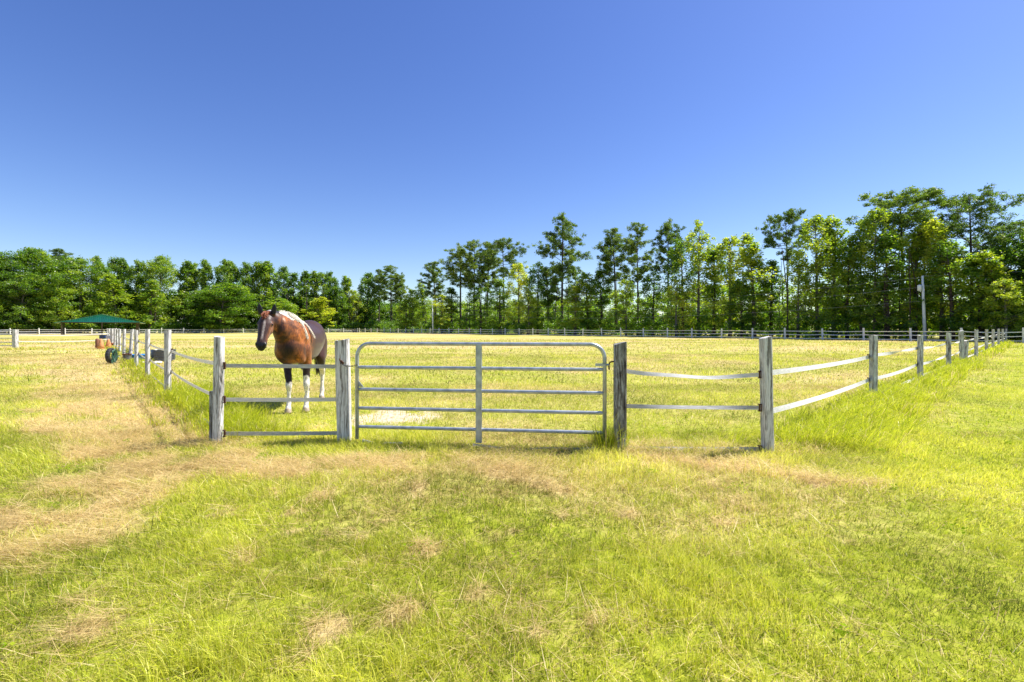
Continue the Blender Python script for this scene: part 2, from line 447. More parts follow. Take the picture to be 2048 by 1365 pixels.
def field(n, y0, y1, xmarg=1.15, extra=.9):
    # uniform over the wedge the camera can look at, widened for side steps
    y = np.sqrt(rng.random(n) * (y1 ** 2 - y0 ** 2) + y0 ** 2)
    x = (rng.random(n) * 2 - 1) * (y * 1.06 * xmarg + extra)
    return x, y
parts = []
zones = [(1.4, 3.2, 140000, .0034), (3.2, 6.5, 250000, .0050), (6.5, 12, 190000, .0075), (12, 26, 150000, .017), (26, 60, 90000, .04)]
for (y0, y1, n, w) in zones:
    x, y = field(n, y0, y1)
    d = dry_fn(x, y); sn = sand_fn(x, y); keep = rng.random(n) > sn * .80
    # thin, patchy growth so that thatch shows between tufts
    tuft = fbm(x * 5, y * 5, 31, 3)
    gap = fbm(x * 11, y * 11, 131, 2); keep &= ~((gap < .42) & (rng.random(n) < .6) & (y < 9))
    x, y, d, tuft = x[keep], y[keep], d[keep], tuft[keep]; n = len(x)
    isdry = rng.random(n) < np.clip(.08 + .15 * sstep(.45, .7, fbm(x * 1.1, y * 1.5, 91, 3)) + d * .8, 0, .97)
    sc = .75 + .6 * sstep(.3, .75, tuft)
    far = {3.2: 1.35, 6.5: 1.25, 12: 1.05, 26: 1.25, 60: 1.6}[y1]
    patch = fbm(x * .8 + 4, y * .8, 51, 3)
    lane_ = sstep(.3, 1.6, (x - PD[0]) * RDIR[1] - (y - PD[1]) * RDIR[0])
    h = (1 - .38 * lane_) * np.where(isdry, rng.uniform(.05, .17, n), rng.uniform(.035, .085, n) * sc * (.75 + .7 * sstep(.35, .7, patch))) * far
    lean = np.where(isdry, rng.uniform(1.0, 1.52, n), np.abs(rng.normal(.35, .3, n)))
    curl = np.where(isdry, rng.uniform(-.15, .35, n), rng.uniform(.2, .9, n))
    az = rng.random(n) * 2 * np.pi
    windaz = 3.6 + 2.2 * fbm(x * .6, y * .6, 41, 2)
    mixw = rng.random(n) < .55
    az = np.where(mixw, windaz + rng.normal(0, .6, n), az)
    fz = np.where(isdry, rng.uniform(.0, .05, n) * (.25 + d * 1.0), 0)
    ww = w * rng.uniform(.6, 1.3, n) * np.where(isdry, .8, 1.0)
    dd = np.where(isdry, rng.uniform(.75, 1, n), rng.uniform(0, .35, n) + .25 * d)
    rn = np.clip(rng.normal(.5, .22, n) + (patch - .5) * 1.4 - .10 * sstep(5.5, 9, y) * (1 - lane_), 0, 1)
    parts.append(blades(x, y, h, ww, az, lean, curl, dd, rn, fz))
# low broad-leaved weeds
wx_, wy_ = field(90, 1.8, 8); WV = []; WT = []
for a_, b_ in zip(wx_, wy_):
    m_ = int(rng.integers(14, 50)); r_ = rng.uniform(.03, .13); aa = rng.random(m_) * 6.28; q_ = np.sqrt(rng.random(m_)) * r_
    P_ = np.stack([a_ + np.cos(aa) * q_, b_ + np.sin(aa) * q_, rng.uniform(.02, .07, m_)], 1); P_[:, 2] += gz(P_[:, 0], P_[:, 1]); WV.append(P_); WT.append(rng.uniform(.2, .9, m_))
WEEDS = (np.concatenate(WV), np.concatenate(WT))
# loose straw heaped on the swaths
n = 120000
x, y = field(n, 2.2, 9); d = dry_fn(x, y); k = (d > .62) & (sand_fn(x, y) < .4); x, y, d = x[k], y[k], d[k]; n = len(x)
hump = sstep(.45, .8, fbm(x * 3.2, y * 3.2, 61, 3)) * .06
parts.append(blades(x, y, rng.uniform(.10, .26, n), .0013 * (1 + y * .35) * rng.uniform(.7, 1.2, n), rng.random(n) * 6.28, rng.uniform(1.25, 1.66, n),
                    rng.uniform(-.5, .5, n), rng.uniform(.85, 1, n), np.clip(rng.normal(.6, .25, n), 0, 1), .01 + hump * rng.random(n) + rng.random(n) * .02))
go = link('grass', blade_mesh('grass', parts, M['grass']))
tag(go, 'short mown yellow green grass mixed with pale dry straw over the whole meadow', 'grass', kind='stuff')

# tall rank grass along the fence lines
parts = []
def tufts(cx, cy, n_t, r, h0, h1, nb, w, dry0=0., az0=None, spread=.3, up=.25):
    for k in range(n_t):
        i = rng.integers(0, len(cx)); x0 = cx[i] + rng.normal(0, spread); y0 = cy[i] + rng.normal(0, spread)
        n = nb; a = rng.random(n) * 6.28; rr = r * np.sqrt(rng.random(n)) * .5
        x = x0 + np.cos(a) * rr; y = y0 + np.sin(a) * rr
        azb = a + rng.normal(0, .5, n)
        if az0 is not None: azb = np.where(rng.random(n) < .6, az0 + rng.normal(0, .5, n), azb)
        h = rng.uniform(h0, h1, n) * rng.uniform(.6, 1.1)
        dist = math.hypot(x0, y0)
        dryk = (rng.random(n) < dry0) * rng.uniform(.7, 1, n)
        parts.append(blades(x, y, h, max(w, .00075 * dist) * rng.uniform(.6, 1.3, n), azb, np.abs(rng.normal(up, .2, n)), rng.uniform(.4, 1.5, n),
                            np.maximum(dryk, rng.uniform(0, .12, n)), np.clip(rng.normal(.58, .2, n), 0, 1)))
def along(p0, d, t0, t1, off=0, k=200):
    t = np.linspace(t0, t1, k); nrm = np.array([-d[1], d[0]])
    return p0[0] + d[0] * t + nrm[0] * off, p0[1] + d[1] * t + nrm[1] * off
# left run (paddock side is to the right of the line: negative normal)
cx, cy = along(LA, LDIR, .2, 5.5, -.35); tufts(cx, cy, 260, .25, .18, .50, 60, .005, .06, -.6, .22)
cx, cy = along(LA, LDIR, 5.5, 18, -.1); tufts(cx, cy, 130, .3, .15, .42, 36, .007, .15, -.6, .22)
cx, cy = along(LA, LDIR, 18, 50, -.0); tufts(cx, cy, 150, .4, .12, .4, 26, .012, .3, None, .3)
cx, cy = along(LA, LDIR, .3, 14, .35); tufts(cx, cy, 110, .25, .06, .20, 30, .005, .75, None, .16, .6)
# corner A shadow side
cx, cy = along(LA, PB - LA, .15, .45, .25); tufts(cx, cy, 26, .2, .12, .42, 50, .004, .1, -.2, .15)
# bottom of the A-B rail and the gate
ab = (PB - LA); cx, cy = along(LA, ab / np.linalg.norm(ab), .1, 1.45, -.02); tufts(cx, cy, 70, .2, .05, .15, 40, .0035, .55, None, .08, .7)
bc = (PC - PB); cx, cy = along(PB, bc / np.linalg.norm(bc), .2, 3.2, -.02); tufts(cx, cy, 120, .2, .05, .14, 34, .0035, .4, None, .06, .5)
tufts(np.array([1.13]), np.array([5.6]), 26, .2, .18, .55, 60, .0035, .12, None, .07, .15)
cd = (PD - PC); cx, cy = along(PC, cd / np.linalg.norm(cd), .1, 1.6, 0.0); tufts(cx, cy, 170, .25, .07, .22, 44, .0035, .75, None, .16, .85)
# right run, blown over towards the camera side
cx, cy = along(PD, RDIR, .5, 6.5, -.15); tufts(cx, cy, 250, .3, .25, .60, 62, .005, .08, -1.2, .24, .55)
cx, cy = along(PD, RDIR, .2, .9, -.12); tufts(cx, cy, 26, .2, .12, .3, 46, .004, .8, None, .12, .8)
cx, cy = along(PD, RDIR, 6.5, 20, -.1); tufts(cx, cy, 170, .35, .2, .5, 36, .008, .08, -1.0, .26, .35)
cx, cy = along(PD, RDIR, 20, 80, -.0); tufts(cx, cy, 170, .5, .15, .5, 24, .02, .1, None, .3)
# ragged band inside the left field opening and under the far runs
cx = np.linspace(-33.5, -31, 100); cy = np.linspace(31, 31.8, 100); tufts(cx - .2, cy, 60, .6, .1, .3, 26, .02, .5, None, .5, .5)
to = link('tall_grass', blade_mesh('tall_grass', parts, M['grass']))
tag(to, 'tall rank green grass leaning along the foot of the paddock fences', 'long grass', kind='stuff')

# ------------------------------------------------------------------ posts, tapes and fences
rnd = random.Random(11)
def post_bm(w, d, h, lean=(0, 0), rough=.006, slant=0., chip=0., seed=0, mat='post'):
    rr = random.Random(seed)
    mb = MB(); nz = 9; e = .012
    prof = [(-w / 2 + e, -d / 2), (w / 2 - e, -d / 2), (w / 2, -d / 2 + e), (w / 2, d / 2 - e), (w / 2 - e, d / 2), (-w / 2 + e, d / 2), (-w / 2, d / 2 - e), (-w / 2, -d / 2 + e)]
    vs = []
    for i in range(nz + 1):
        t = i / nz; z = -.25 + (h + .25) * t
        for (x, y) in prof:
            zz = z
            if i == nz: zz = h + slant * x / w + rr.uniform(-.008, .008) - (chip if x < -w * .35 else 0)
            vs.append((x * (1 + rr.uniform(-1, 1) * rough * 3) + lean[0] * t * h, y * (1 + rr.uniform(-1, 1) * rough * 3) + lean[1] * t * h, zz))
    fs = []
    for i in range(nz):
        for k in range(8):
            k2 = (k + 1) % 8; fs.append((i * 8 + k, i * 8 + k2, (i + 1) * 8 + k2, (i + 1) * 8 + k))
    fs.append(tuple(range(nz * 8, nz * 8 + 8)))
    mb.add(vs, fs)
    return mb

def ribbon(p, q, width, sag=0., twist=0., tw0=0., n=28, thick=.002, wob=0., seed=0):
    """flat tape from p to q, standing on edge, that may twist"""
    rr = random.Random(seed); ph = rr.uniform(0, 6)
    p = Vector(p); q = Vector(q); d = (q - p); L = d.length; dn = d.normalized()
    side = dn.cross(Vector((0, 0, 1))).normalized()
    mb = MB(); vs = []; uvs = []; fs = []
    for i in range(n + 1):
        t = i / n; c = p + d * t + Vector((0, 0, -sag * 4 * t * (1 - t) + wob * math.sin(ph + t * 9) * math.sin(math.pi * t)))
        a = tw0 * math.sin(math.pi * t) + twist * (t - .5 + math.sin(2 * math.pi * t) / 6.28 * .3)
        if twist: a = twist * sstep(.1, .9, np.array(t)).item() + tw0 * math.sin(math.pi * t)
        u = Vector((0, 0, 1)) * math.cos(a) + side * math.sin(a); nn = dn.cross(u).normalized()
        for (s, h) in ((-1, -1), (1, -1), (1, 1), (-1, 1)):
            vs.append(c + u * (s * width / 2) + nn * (h * thick / 2)); uvs.append((L * t, (s + 1) / 2))
    for i in range(n):
        b = i * 4; c = b + 4
        for k in range(4):
            k2 = (k + 1) % 4; fs.append((b + k, b + k2, c + k2, c + k))
    fs.append((3, 2, 1, 0)); fs.append((n * 4, n * 4 + 1, n * 4 + 2, n * 4 + 3))
    mb.add(vs, fs, uvs); return mb

def insulator(parent, loc, rz, h=.075):
    mb = MB()
    mb.box((0, 0, 0), (.012, .05, h)); mb.box((.013, 0, h * .42), (.02, .022, .01)); mb.box((.013, 0, -h * .42), (.02, .022, .01))
    mb.tube([(.024, 0, -h * .6), (.024, 0, h * .6)], .005, 6)
    o = mb.build('insulator', M['rust'], parent); o.location = loc; o.rotation_euler = (0, 0, rz); return o

def fence(name, pts, heights, label, group, width=.13, rail_h=(.92, .49, .10), mats=None, rails=None, posth=1.27, leans=None, tw=.05, sags=None, rot=0., twist=None, insul=4, offs=0.0, skip_first=False, railmat=None, postw=None):
    root = empty(name, (pts[0][0], pts[0][1], 0)); tag(root, label, 'fence', group)
    ox, oy = pts[0]
    for i, (x, y) in enumerate(pts):
        if i == 0 and skip_first: continue
        w = postw[i] if postw else width * rnd.uniform(.92, 1.08)
        h = heights[i] if heights else posth + rnd.uniform(-.04, .04)
        ln = leans[i] if leans else (rnd.gauss(0, .015), rnd.gauss(0, .015))
        z0 = float(gz(np.array([x]), np.array([y]))[0])
        po = post_bm(w, w, h - z0, ln, seed=i * 7 + len(pts), slant=rnd.uniform(-.03, .03)).build('post', mats or M['post'], root)
        po.location = (x - ox, y - oy, z0); po.rotation_euler = (0, 0, rot)
        if i < insul and i > 0:
            d = Vector((pts[i][0] - pts[i - 1][0], pts[i][1] - pts[i - 1][1], 0)).normalized()
            for zz in rail_h[:2]:
                # on the paddock face of the post
                nrm = Vector((d.y, -d.x, 0)) * (1 if offs >= 0 else -1)
                insulator(po, (nrm.x * (w / 2 + .01), nrm.y * (w / 2 + .01), zz - z0), math.atan2(nrm.y, nrm.x) - rot)
    for i in range(len(pts) - 1):
        a = Vector((pts[i][0] - ox, pts[i][1] - oy, 0)); b = Vector((pts[i + 1][0] - ox, pts[i + 1][1] - oy, 0))
        d = (b - a).normalized(); nrm = Vector((d.y, -d.x, 0)) * offs
        for k, rh in enumerate(rail_h):
            sg = (sags[k] if sags else .03) * rnd.uniform(.6, 1.4)
            tws = (rnd.choice((0, math.pi, -math.pi)) if twist else 0)
            if twist and i == 0 and k == 2: continue
            mb = ribbon(a + nrm + Vector((0, 0, rh + rnd.uniform(-.015, .015))), b + nrm + Vector((0, 0, rh + rnd.uniform(-.015, .015))), tw, sg, tws,
                        -rnd.uniform(.1, 1.1) if twist else 0, 26 if i < 6 else 6, .003)
            mb.build('rail' if railmat else 'tape', railmat or M['tape'], root)
    return root

lpts = [tuple(LA + LDIR * t) for t in LT]
lf = fence('paddock_fence', lpts, [1.275, 1.335, 1.335, 1.31, 1.33] + [1.32] * 8,
      'weathered square posts and white tapes running back along the left side of the paddock', 'fence runs round the paddock',
      .092, (.93, .50, .10), sags=(.025, .025, .01), leans=[(.02, 0), (0, 0), (.0, 0), (-.01, 0), (.085, 0), (.03, 0), (-.01, .0), (0, 0), (.02, 0), (-.02, 0), (.02, 0), (0, 0), (0, 0)],
      tw=.046, offs=.06, insul=8, railmat=None, postw=[.094, .096, .092, .090, .095] + [.105] * 8)
# dark half post strapped behind the corner post
mb = MB(); mb.box((-.085, .07, .24), (.05, .11, .75)); o = mb.build('backing_board', M['post_dark'], lf, bevel=.006)
# short rail panel between the corner and the gate post, with the gate post itself
def panel(name, p, q, ph, pw, rails, label, group, tw, sag, mat, pmat, slant=0., chip=0., hi=1.27, lean=(0, 0), which='q', wob=0.):
    root = empty(name, (p[0], p[1], 0)); tag(root, label, 'fence', group)
    c = q if which == 'q' else p
    z0 = float(gz(np.array([c[0]]), np.array([c[1]]))[0])
    ang = math.atan2(q[1] - p[1], q[0] - p[0])
    po = post_bm(pw, pw, ph - z0, lean, seed=hash(which) % 50 + 3 if False else int(pw * 1000), slant=slant, chip=chip).build('post', pmat, root)
    po.location = (c[0] - p[0], c[1] - p[1], z0); po.rotation_euler = (0, 0, ang)
    d = Vector((q[0] - p[0], q[1] - p[1], 0)); dn = d.normalized(); nr = Vector((-dn.y, dn.x, 0)) * 0.0
    for k, (za, zb) in enumerate(rails):
        mb = ribbon(dn * .075 + Vector((0, 0, za)), d - dn * .08 + Vector((0, 0, zb)), tw, sag[k], 0, -.75 if wob else 0, 40, .004, wob * (1 if k == 0 else 0), seed=k)
        mb.build('tape', mat[k], root)
        e = MB(); h = .085
        at = dn * .082 if which == 'q' else d - dn * .092
        zz = za if which == 'q' else zb
        e.box((at.x, at.y, zz), (.016, .012, h)); e.box((at.x, at.y, zz + h * .45), (.032, .02, .01)); e.box((at.x, at.y, zz - h * .45), (.032, .02, .01))
        e.tube([(at.x + .018, at.y - .012, zz - h * .5), (at.x + .018, at.y - .012, zz + h * .5)], .005, 6)
        e.build('insulator', M['rust'], root)
    return root, po
pB, postB = panel('paddock_fence', tuple(LA), tuple(PB), 1.235, .150, [(.925, .905), (.515, .50), (.105, .085)],
      'short three tape panel ending at the thick white gate post in front of the horse', 'fence runs round the paddock',
      .047, (.0, .004, .004), [M['tape_grey'], M['tape'], M['tape_grey']], M['post'], slant=.02, lean=(-.028, 0))
pC, postC = panel('paddock_fence', tuple(PC), tuple(PD), 1.215, .136, [(.885, .86), (.485, .49), (.0, .025)],
      'short sagging panel from the dark mossy gate post to the right corner post', 'fence runs round the paddock',
      .046, (.045, .006, .0), [M['tape'], M['tape_grey'], M['tape_grey']], M['post_dark'], slant=.0, chip=.02, which='p', wob=.008)
rpts = [tuple(PD + RDIR * t) for t in RT]
rf = fence('paddock_fence', rpts, [1.275, 1.245, 1.2, 1.22, 1.27] + [1.3] * 9,
      'grey square posts with loose twisting white tapes along the right side of the paddock', 'fence runs round the paddock',
      .125, (.86, .43, .12), sags=(.03, .04, .02), tw=.062, twist=True, offs=-.06, insul=8,
      leans=[(-.025, 0), (.005, 0), (0.01, 0), (0.0, 0), (-.05, 0)] + [(0.01, 0)] * 9, rot=.15, postw=[.104, .104, .10, .105, .125] + [.11] * 9)
# second post lashed to the leaning one
fx, fy = PD + RDIR * 20.6; mb = MB(); mb.box((fx - PD[0] + .13, fy - PD[1], .38), (.10, .10, .95), Matrix.Rotation(R(5), 3, 'Y')); mb.build('prop_post', M['post'], rf)

# far runs: uniform bays
def far_fence(p0, d, n, step, label, wd, rw, zr, hh=1.32):
    root = empty('paddock_fence', (p0[0], p0[1], 0)); tag(root, label, 'fence', 'fence runs round the paddock')
    base = None
    for i in range(n):
        if base is None:
            base = post_bm(wd, wd, hh, (0, 0), seed=4).build('post', M['far_paint'], root); o = base
        else:
            o = base.copy(); COL.objects.link(o); o.parent = root
        t = i * step + rnd.uniform(-.15, .15)
        o.location = (d[0] * t, d[1] * t, rnd.uniform(-.05, .05)); o.rotation_euler = (rnd.gauss(0, .02), rnd.gauss(0, .02), rnd.uniform(0, .3))
    rb = None
    for i in range(n - 1):
        for k, z in enumerate(zr):
            if (i * 7 + k * 3) % 4 == 0 or rb is None or True:
                mb = ribbon((d[0] * i * step, d[1] * i * step, z + rnd.uniform(-.02, .02)), (d[0] * (i + 1) * step, d[1] * (i + 1) * step, z + rnd.uniform(-.02, .02)), rw,
                            rnd.uniform(0, .07), 0, rnd.uniform(-.4, .4), 8, .01)
                if k == 0: rbm = MB()
                rbm.add(mb.v, mb.f, mb.uv)
        rbm.build('rail', M['far_paint'], root)
    return root
far_fence(FA, FDIR, 36, 4.05, 'long whitish fence crossing behind the paddock in front of the tall pines', .15, .075, (1.02, .62, .18), 1.36)
far_fence(BA, BDIR, 21, 4.5, 'distant pale rail fence along the left wood behind the shelter and the horse', .17, .085, (1.02, .60, .18), 1.36)

# side field fence at the far left, with its own gate
SP = (-33.9, 33.0); SE = (-33.4, 40.5)
sroot = empty('side_fence', (SP[0], SP[1], 0)); tag(sroot, 'two sagging white tapes from the far left gate post to the stacked grey posts', 'fence')
post_bm(.24, .24, 1.27, seed=8).build('post', M['post'], sroot)
for z, sg in ((.92, .10), (.47, .12)):
    ribbon((0, 0, z), (SE[0] - SP[0], SE[1] - SP[1], z + .02), .055, sg).build('tape', M['tape'], sroot)
post_bm(.16, .16, 1.33, seed=9).build('post', M['post'], sroot).location = (SE[0] - SP[0], SE[1] - SP[1], 0)

# ------------------------------------------------------------------ gates
def tube_gate(root, L, rails, top, bottom, r=.023, cr=.16, mid=True, zb=.02):
    m = M['galv']
    mb = MB(); pts = [(0, 0, bottom)]
    pts.append((0, 0, top - cr))
    for k in range(1, 9):
        a = math.pi / 2 * k / 8; pts.append((cr - cr * math.cos(a), 0, top - cr + cr * math.sin(a)))
    for k in range(0, 9):
        a = math.pi / 2 * k / 8; pts.append((L - cr + cr * math.sin(a), 0, top - cr + cr * math.cos(a)))
    pts.append((L, 0, bottom))
    mb.tube(pts, r, 12); mb.build('frame', m, root, True)
    for z in rails:
        mb = MB()
        for (x0, x1) in ((r * .6, L - r * .6),):
            mb.tube([(x0, 0, z), (x0 + .05, 0, z), (x1 - .05, 0, z), (x1, 0, z)], [r * .75, r * .95, r * .95, r * .75], 12)
        mb.build('rail', m, root, True)
    if mid:
        mb = MB(); x = L * .5 + .025
        # channel section: web and two lips, notched round the rails
        mb.box((x, -r - .006, (top + zb) / 2), (.058, .008, top - zb))
        mb.box((x - .0325, -r + .008, (top + zb) / 2 - .012), (.007, .034, top - zb - .024))
        mb.box((x + .0325, -r + .008, (top + zb) / 2 - .012), (.007, .034, top - zb - .024))
        mb.build('upright', m, root, bevel=.002)
GL = np.array([-1.900, 5.93]); GR = np.array([1.068, 5.575])
L = float(np.linalg.norm(GR - GL))
gate = empty('farm_gate', (GL[0], GL[1], 0), math.atan2(*(GR - GL)[::-1]))
tag(gate, 'five bar galvanised tube gate with rounded top corners closing the paddock', 'gate')
tube_gate(gate, L, [.90, .63, .40, .172], 1.19, .02)
mb = MB(); mb.add([(.02, -.004, .66), (.02, -.004, .735), (.085, -.004, .66), (.02, .004, .66), (.02, .004, .735), (.085, .004, .66)], [(0, 2, 1), (3, 4, 5), (0, 1, 4, 3), (1, 2, 5, 4), (2, 0, 3, 5)])
mb.build('brace', M['galv'], gate)
mb = MB()
mb.box((L - .045, -.03, .955), (.12, .006, .028)); mb.box((L - .045, .03, .955), (.12, .006, .028))
mb.tube([(L + .01, 0, .955), (L + .05, 0, .955)], .014, 8)
mb.build('hinge_clamp', M['galv'], gate)
mb = MB()
mb.tube([(L + .05, 0, .90), (L + .05, 0, .96), (L + .06, 0, .985), (L + .09, 0, .995), (L + .17, 0, .99)], .009, 8)
mb.build('hinge_pin', M['rust'], gate, True)
# fallen tape in the grass under the gate
ft = empty('fallen_tape', (PB[0] + .25, PB[1] - .12, 0)); tag(ft, 'loose white tape lying half buried in the grass under the gate', 'tape')
mb = ribbon((0, 0, .02), (.5, -.07, .005), .03, .02, 0, .9, 30, .003, .012, 4); mb.build('strip', M['tape'], ft)
mb = ribbon((1.35, -.18, .01), (2.75, -.37, .02), .03, .03, 0, .8, 40, .003, .015, 7); mb.build('strip', M['tape'], ft)
# chain: links
ch = MB()
cpts = [(-.16, -.115, .985), (-.13, -.12, .945), (-.09, -.12, .925), (-.045, -.07, .915), (0, -.035, .925), (.03, -.03, .94)]
fine = []
for i in range(len(cpts) - 1):
    a, b = Vector(cpts[i]), Vector(cpts[i + 1])
    k = max(2, int((b - a).length / .017))
    fine += [a.lerp(b, j / k) for j in range(k)]
for i in range(len(fine) - 1):
    a, b = fine[i], fine[i + 1]; d = (b - a).normalized(); s1 = d.cross(Vector((0, 0, 1))).normalized(); s2 = d.cross(s1)
    s = s1 if i % 2 else s2; c = (a + b) / 2
    ch.tube([c + d * .013 * math.cos(t) + s * .008 * math.sin(t) for t in [2 * math.pi * q / 8 for q in range(9)]], .003, 5, False)
cho = ch.build('chain', M['chain'], gate, True)
mb = MB(); mb.tube([(-.17, -.112, .99), (-.165, -.125, 1.01), (-.155, -.125, .99), (-.15, -.12, .96), (-.16, -.12, .945)], .006, 6)
mb.box((-.135, -.118, .965), (.05, .012, .03), Matrix.Rotation(R(40), 3, 'Y')); mb.build('latch_hook', M['rust'], gate)

lg = empty('farm_gate', (-39.6, 33.2, 0), 0.02); tag(lg, 'grey tube gate cut by the left edge of the picture in the side field', 'gate')
tube_gate(lg, 5.5, [.93, .68, .40, .16], 1.22, .05, .028, .2, False)

# ------------------------------------------------------------------ small yard things near the left run
def at(px, py): return wxy(px, py)
# leaning tyre with hose
x, y = at(222, 727)
ty = empty('tyre', (x, y, 0), R(-77)); tag(ty, 'black tyre standing on edge in the mown lane, left of the fence posts', 'tyre')
prof = [(.18, -.05), (.20, -.065), (.27, -.07), (.295, -.055), (.305, -.025), (.305, .025), (.295, .055), (.27, .07), (.20, .065), (.18, .05), (.19, .0), (.18, -.05)]
mb = MB(); rot = Matrix.Rotation(R(90), 3, 'X'); n = 36
vs = []; fs = []
for (r_, z_) in prof:
    for k in range(n):
        t = 2 * math.pi * k / n
        rr = r_ * (1.0 - (.03 if (r_ > .29 and k % 2) else 0))
        vs.append(rot @ Vector((rr * math.cos(t), rr * math.sin(t), z_)) + Vector((0, 0, .30)))
for i in range(len(prof) - 1):
    for k in range(n):
        k2 = (k + 1) % n; fs.append((i * n + k, i * n + k2, (i + 1) * n + k2, (i + 1) * n + k))
mb.add(vs, fs); mb.build('tread', M['rubber'], ty)
hz = empty('garden_hose', (x + .13, y - .02, 0), R(-72)); tag(hz, 'pale green garden hose looped over the black tyre', 'hose')
mb = MB()
for q in range(5):
    rr = .17 + .02 * q; oy = .02 * q - .04
    mb.tube([(rr * .65 * math.cos(t), oy + .02 * math.sin(t * 3 + q), .29 + rr * 1.1 * math.sin(t)) for t in [2 * math.pi * k / 24 for k in range(25)]], .010, 6, False)
mb.tube([(.15, 0, .15), (.22, .02, .05), (.3, .1, .02), (.42, .1, .015)], .010, 6)
mb.build('coil', M['hose'], hz, True)
def flowers(px, py, hh, n, label, spread=.12, mat='flower'):
    x, y = at(px, py); rt = empty('flowering_plant', (x, y, 0)); tag(rt, label, 'plant')
    st = MB(); fl = MB(); rr = random.Random(px)
    for k in range(n):
        dx, dy = rr.gauss(0, spread), rr.gauss(0, spread * .5); h = hh * rr.uniform(.75, 1.05)
        st.tube([(dx * .3, dy * .3, 0), (dx * .7, dy * .7, h * .6), (dx, dy, h)], .005, 4)
        for q in range(6):
            a = q * 1.047; fl.add([(dx, dy, h), (dx + .035 * math.cos(a - .3), dy + .035 * math.sin(a - .3), h + .012), (dx + .06 * math.cos(a), dy + .06 * math.sin(a), h + .02), (dx + .035 * math.cos(a + .3), dy + .035 * math.sin(a + .3), h + .012)], [(0, 1, 2, 3)])
        for q in range(3):
            a = rr.uniform(0, 6.28); zz = h * rr.uniform(.2, .8)
            st.add([(dx * zz / h, dy * zz / h, zz), (dx * .7 + .05 * math.cos(a), dy * .7 + .05 * math.sin(a), zz + .05), (dx * .7 + .13 * math.cos(a + .1), dy * .7 + .13 * math.sin(a + .1), zz + .04)], [(0, 1, 2)])
    st.build('stem', M['hose'], rt); fl.build('blossom', M[mat], rt)
flowers(232, 722, .62, 14, 'yellow flowering plant growing behind the black tyre')
# grey milk-can planter between posts
x, y = at(254, 725)
pl = empty('planter', (x, y, 0)); tag(pl, 'dull grey pail with a rusty rim standing against the fence posts', 'pail')
mb = MB(); mb.lathe([(.10, 0), (.115, .02), (.13, .18), (.14, .30), (.145, .32), (.125, .31), (.12, .12)], 18); mb.build('pail_body', M['pailgrey'], pl, True)
mb = MB(); mb.lathe([(.145, .30), (.16, .31), (.16, .34), (.145, .345), (.135, .33)], 18); mb.build('rim', M['rust'], pl, True)
mb = MB(); mb.tube([(-.14, 0, .28), (-.17, -.05, .16), (-.2, -.08, .02)], .008, 5); mb.build('handle', M['rust'], pl)
flowers(255, 724, .58, 12, 'yellow flowers above the dull grey pail between the fence posts', .08)
# blue tub
x, y = at(281, 723)
bt = empty('feed_tub', (x, y, 0)); tag(bt, 'bright blue plastic feed tub on the grass inside the paddock', 'tub')
mb = MB(); mb.lathe([(.26, 0), (.28, .03), (.33, .26), (.345, .27), (.345, .29), (.315, .29), (.27, .06), (.0, .05)], 26); mb.build('bowl', M['bluetub'], bt, True)
for s in (-1, 1):
    mb = MB(); mb.tube([(s * .33, -.06, .25), (s * .40, -.05, .24), (s * .40, .05, .24), (s * .33, .06, .25)], .012, 6); mb.build('handle', M['bluetub'], bt, True)
# ribbed dark stock tank
x, y = at(309, 724)
st = empty('stock_tank', (x, y + .5, 0), .06); tag(st, 'dark grey ribbed stock tank lying on the paddock grass behind the fence', 'water tank')
prof = [(.62, 0)]
for k in range(6):
    z = .03 + k * .075; prof += [(.66 + .008 * k, z), (.69 + .008 * k, z + .02), (.69 + .008 * k, z + .045), (.655 + .008 * k, z + .062)]
prof += [(.74, .49), (.75, .52), (.71, .52), (.66, .1), (.0, .08)]
mb = MB(); mb.lathe(prof, 40); o = mb.build('ribbed_wall', M['tank'], st, True); o.scale = (.64, .5, .92)
for (px, py, s, lb) in ((288, 728, .12, 'small white stone on the grass below the blue tub'), (315, 728, .17, 'larger white stone in front of the dark stock tank')):
    x, y = at(px, py); bm = bmesh.new(); bmesh.ops.create_icosphere(bm, subdivisions=2, radius=s)
    rr = random.Random(px)
    for v in bm.verts: v.co *= rr.uniform(.85, 1.1); v.co.z *= .35
    me = bpy.data.meshes.new('stone'); bm.to_mesh(me); bm.free(); me.materials.append(M['stone']); tag(link('stone', me, loc=(x, y, .05)), lb, 'stone')
# cones
def cone(px, py, h, rb, rt_, mat, label):
    x, y = at(px, py); c = empty('traffic_cone', (x, y, 0)); tag(c, label, 'cone', 'old cones beside the fence end')
    mb = MB(); mb.lathe([(rb, .03), (rb * .82, h * .35), (rt_ * 1.25, h * .8), (rt_, h * .93), (rt_ * .55, h)], 18); mb.build('body', M[mat], c, True)
    mb = MB(); mb.lathe([(rb * 1.12, 0), (rb * 1.12, .03), (rb, .045)], 8); mb.build('foot', M[mat], c)
cone(202, 698, .66, .20, .075, 'cone', 'sunbleached orange cone at the left of the old cones')
cone(194.5, 696.5, .66, .13, .09, 'conedark', 'dull brown cone behind the leftmost orange one')
cone(217, 697.5, .64, .18, .07, 'cone', 'sunbleached orange cone under the pale grey box')
x, y = at(223, 694); po = empty('flower_pot', (x, y, .0)); tag(po, 'brown clay pot beside the right orange cone', 'pot')
mb = MB(); mb.lathe([(.11, .0), (.15, .22), (.17, .23), (.17, .29), (.14, .29), (.11, .05)], 16); mb.build('bowl', M['terra'], po, True)
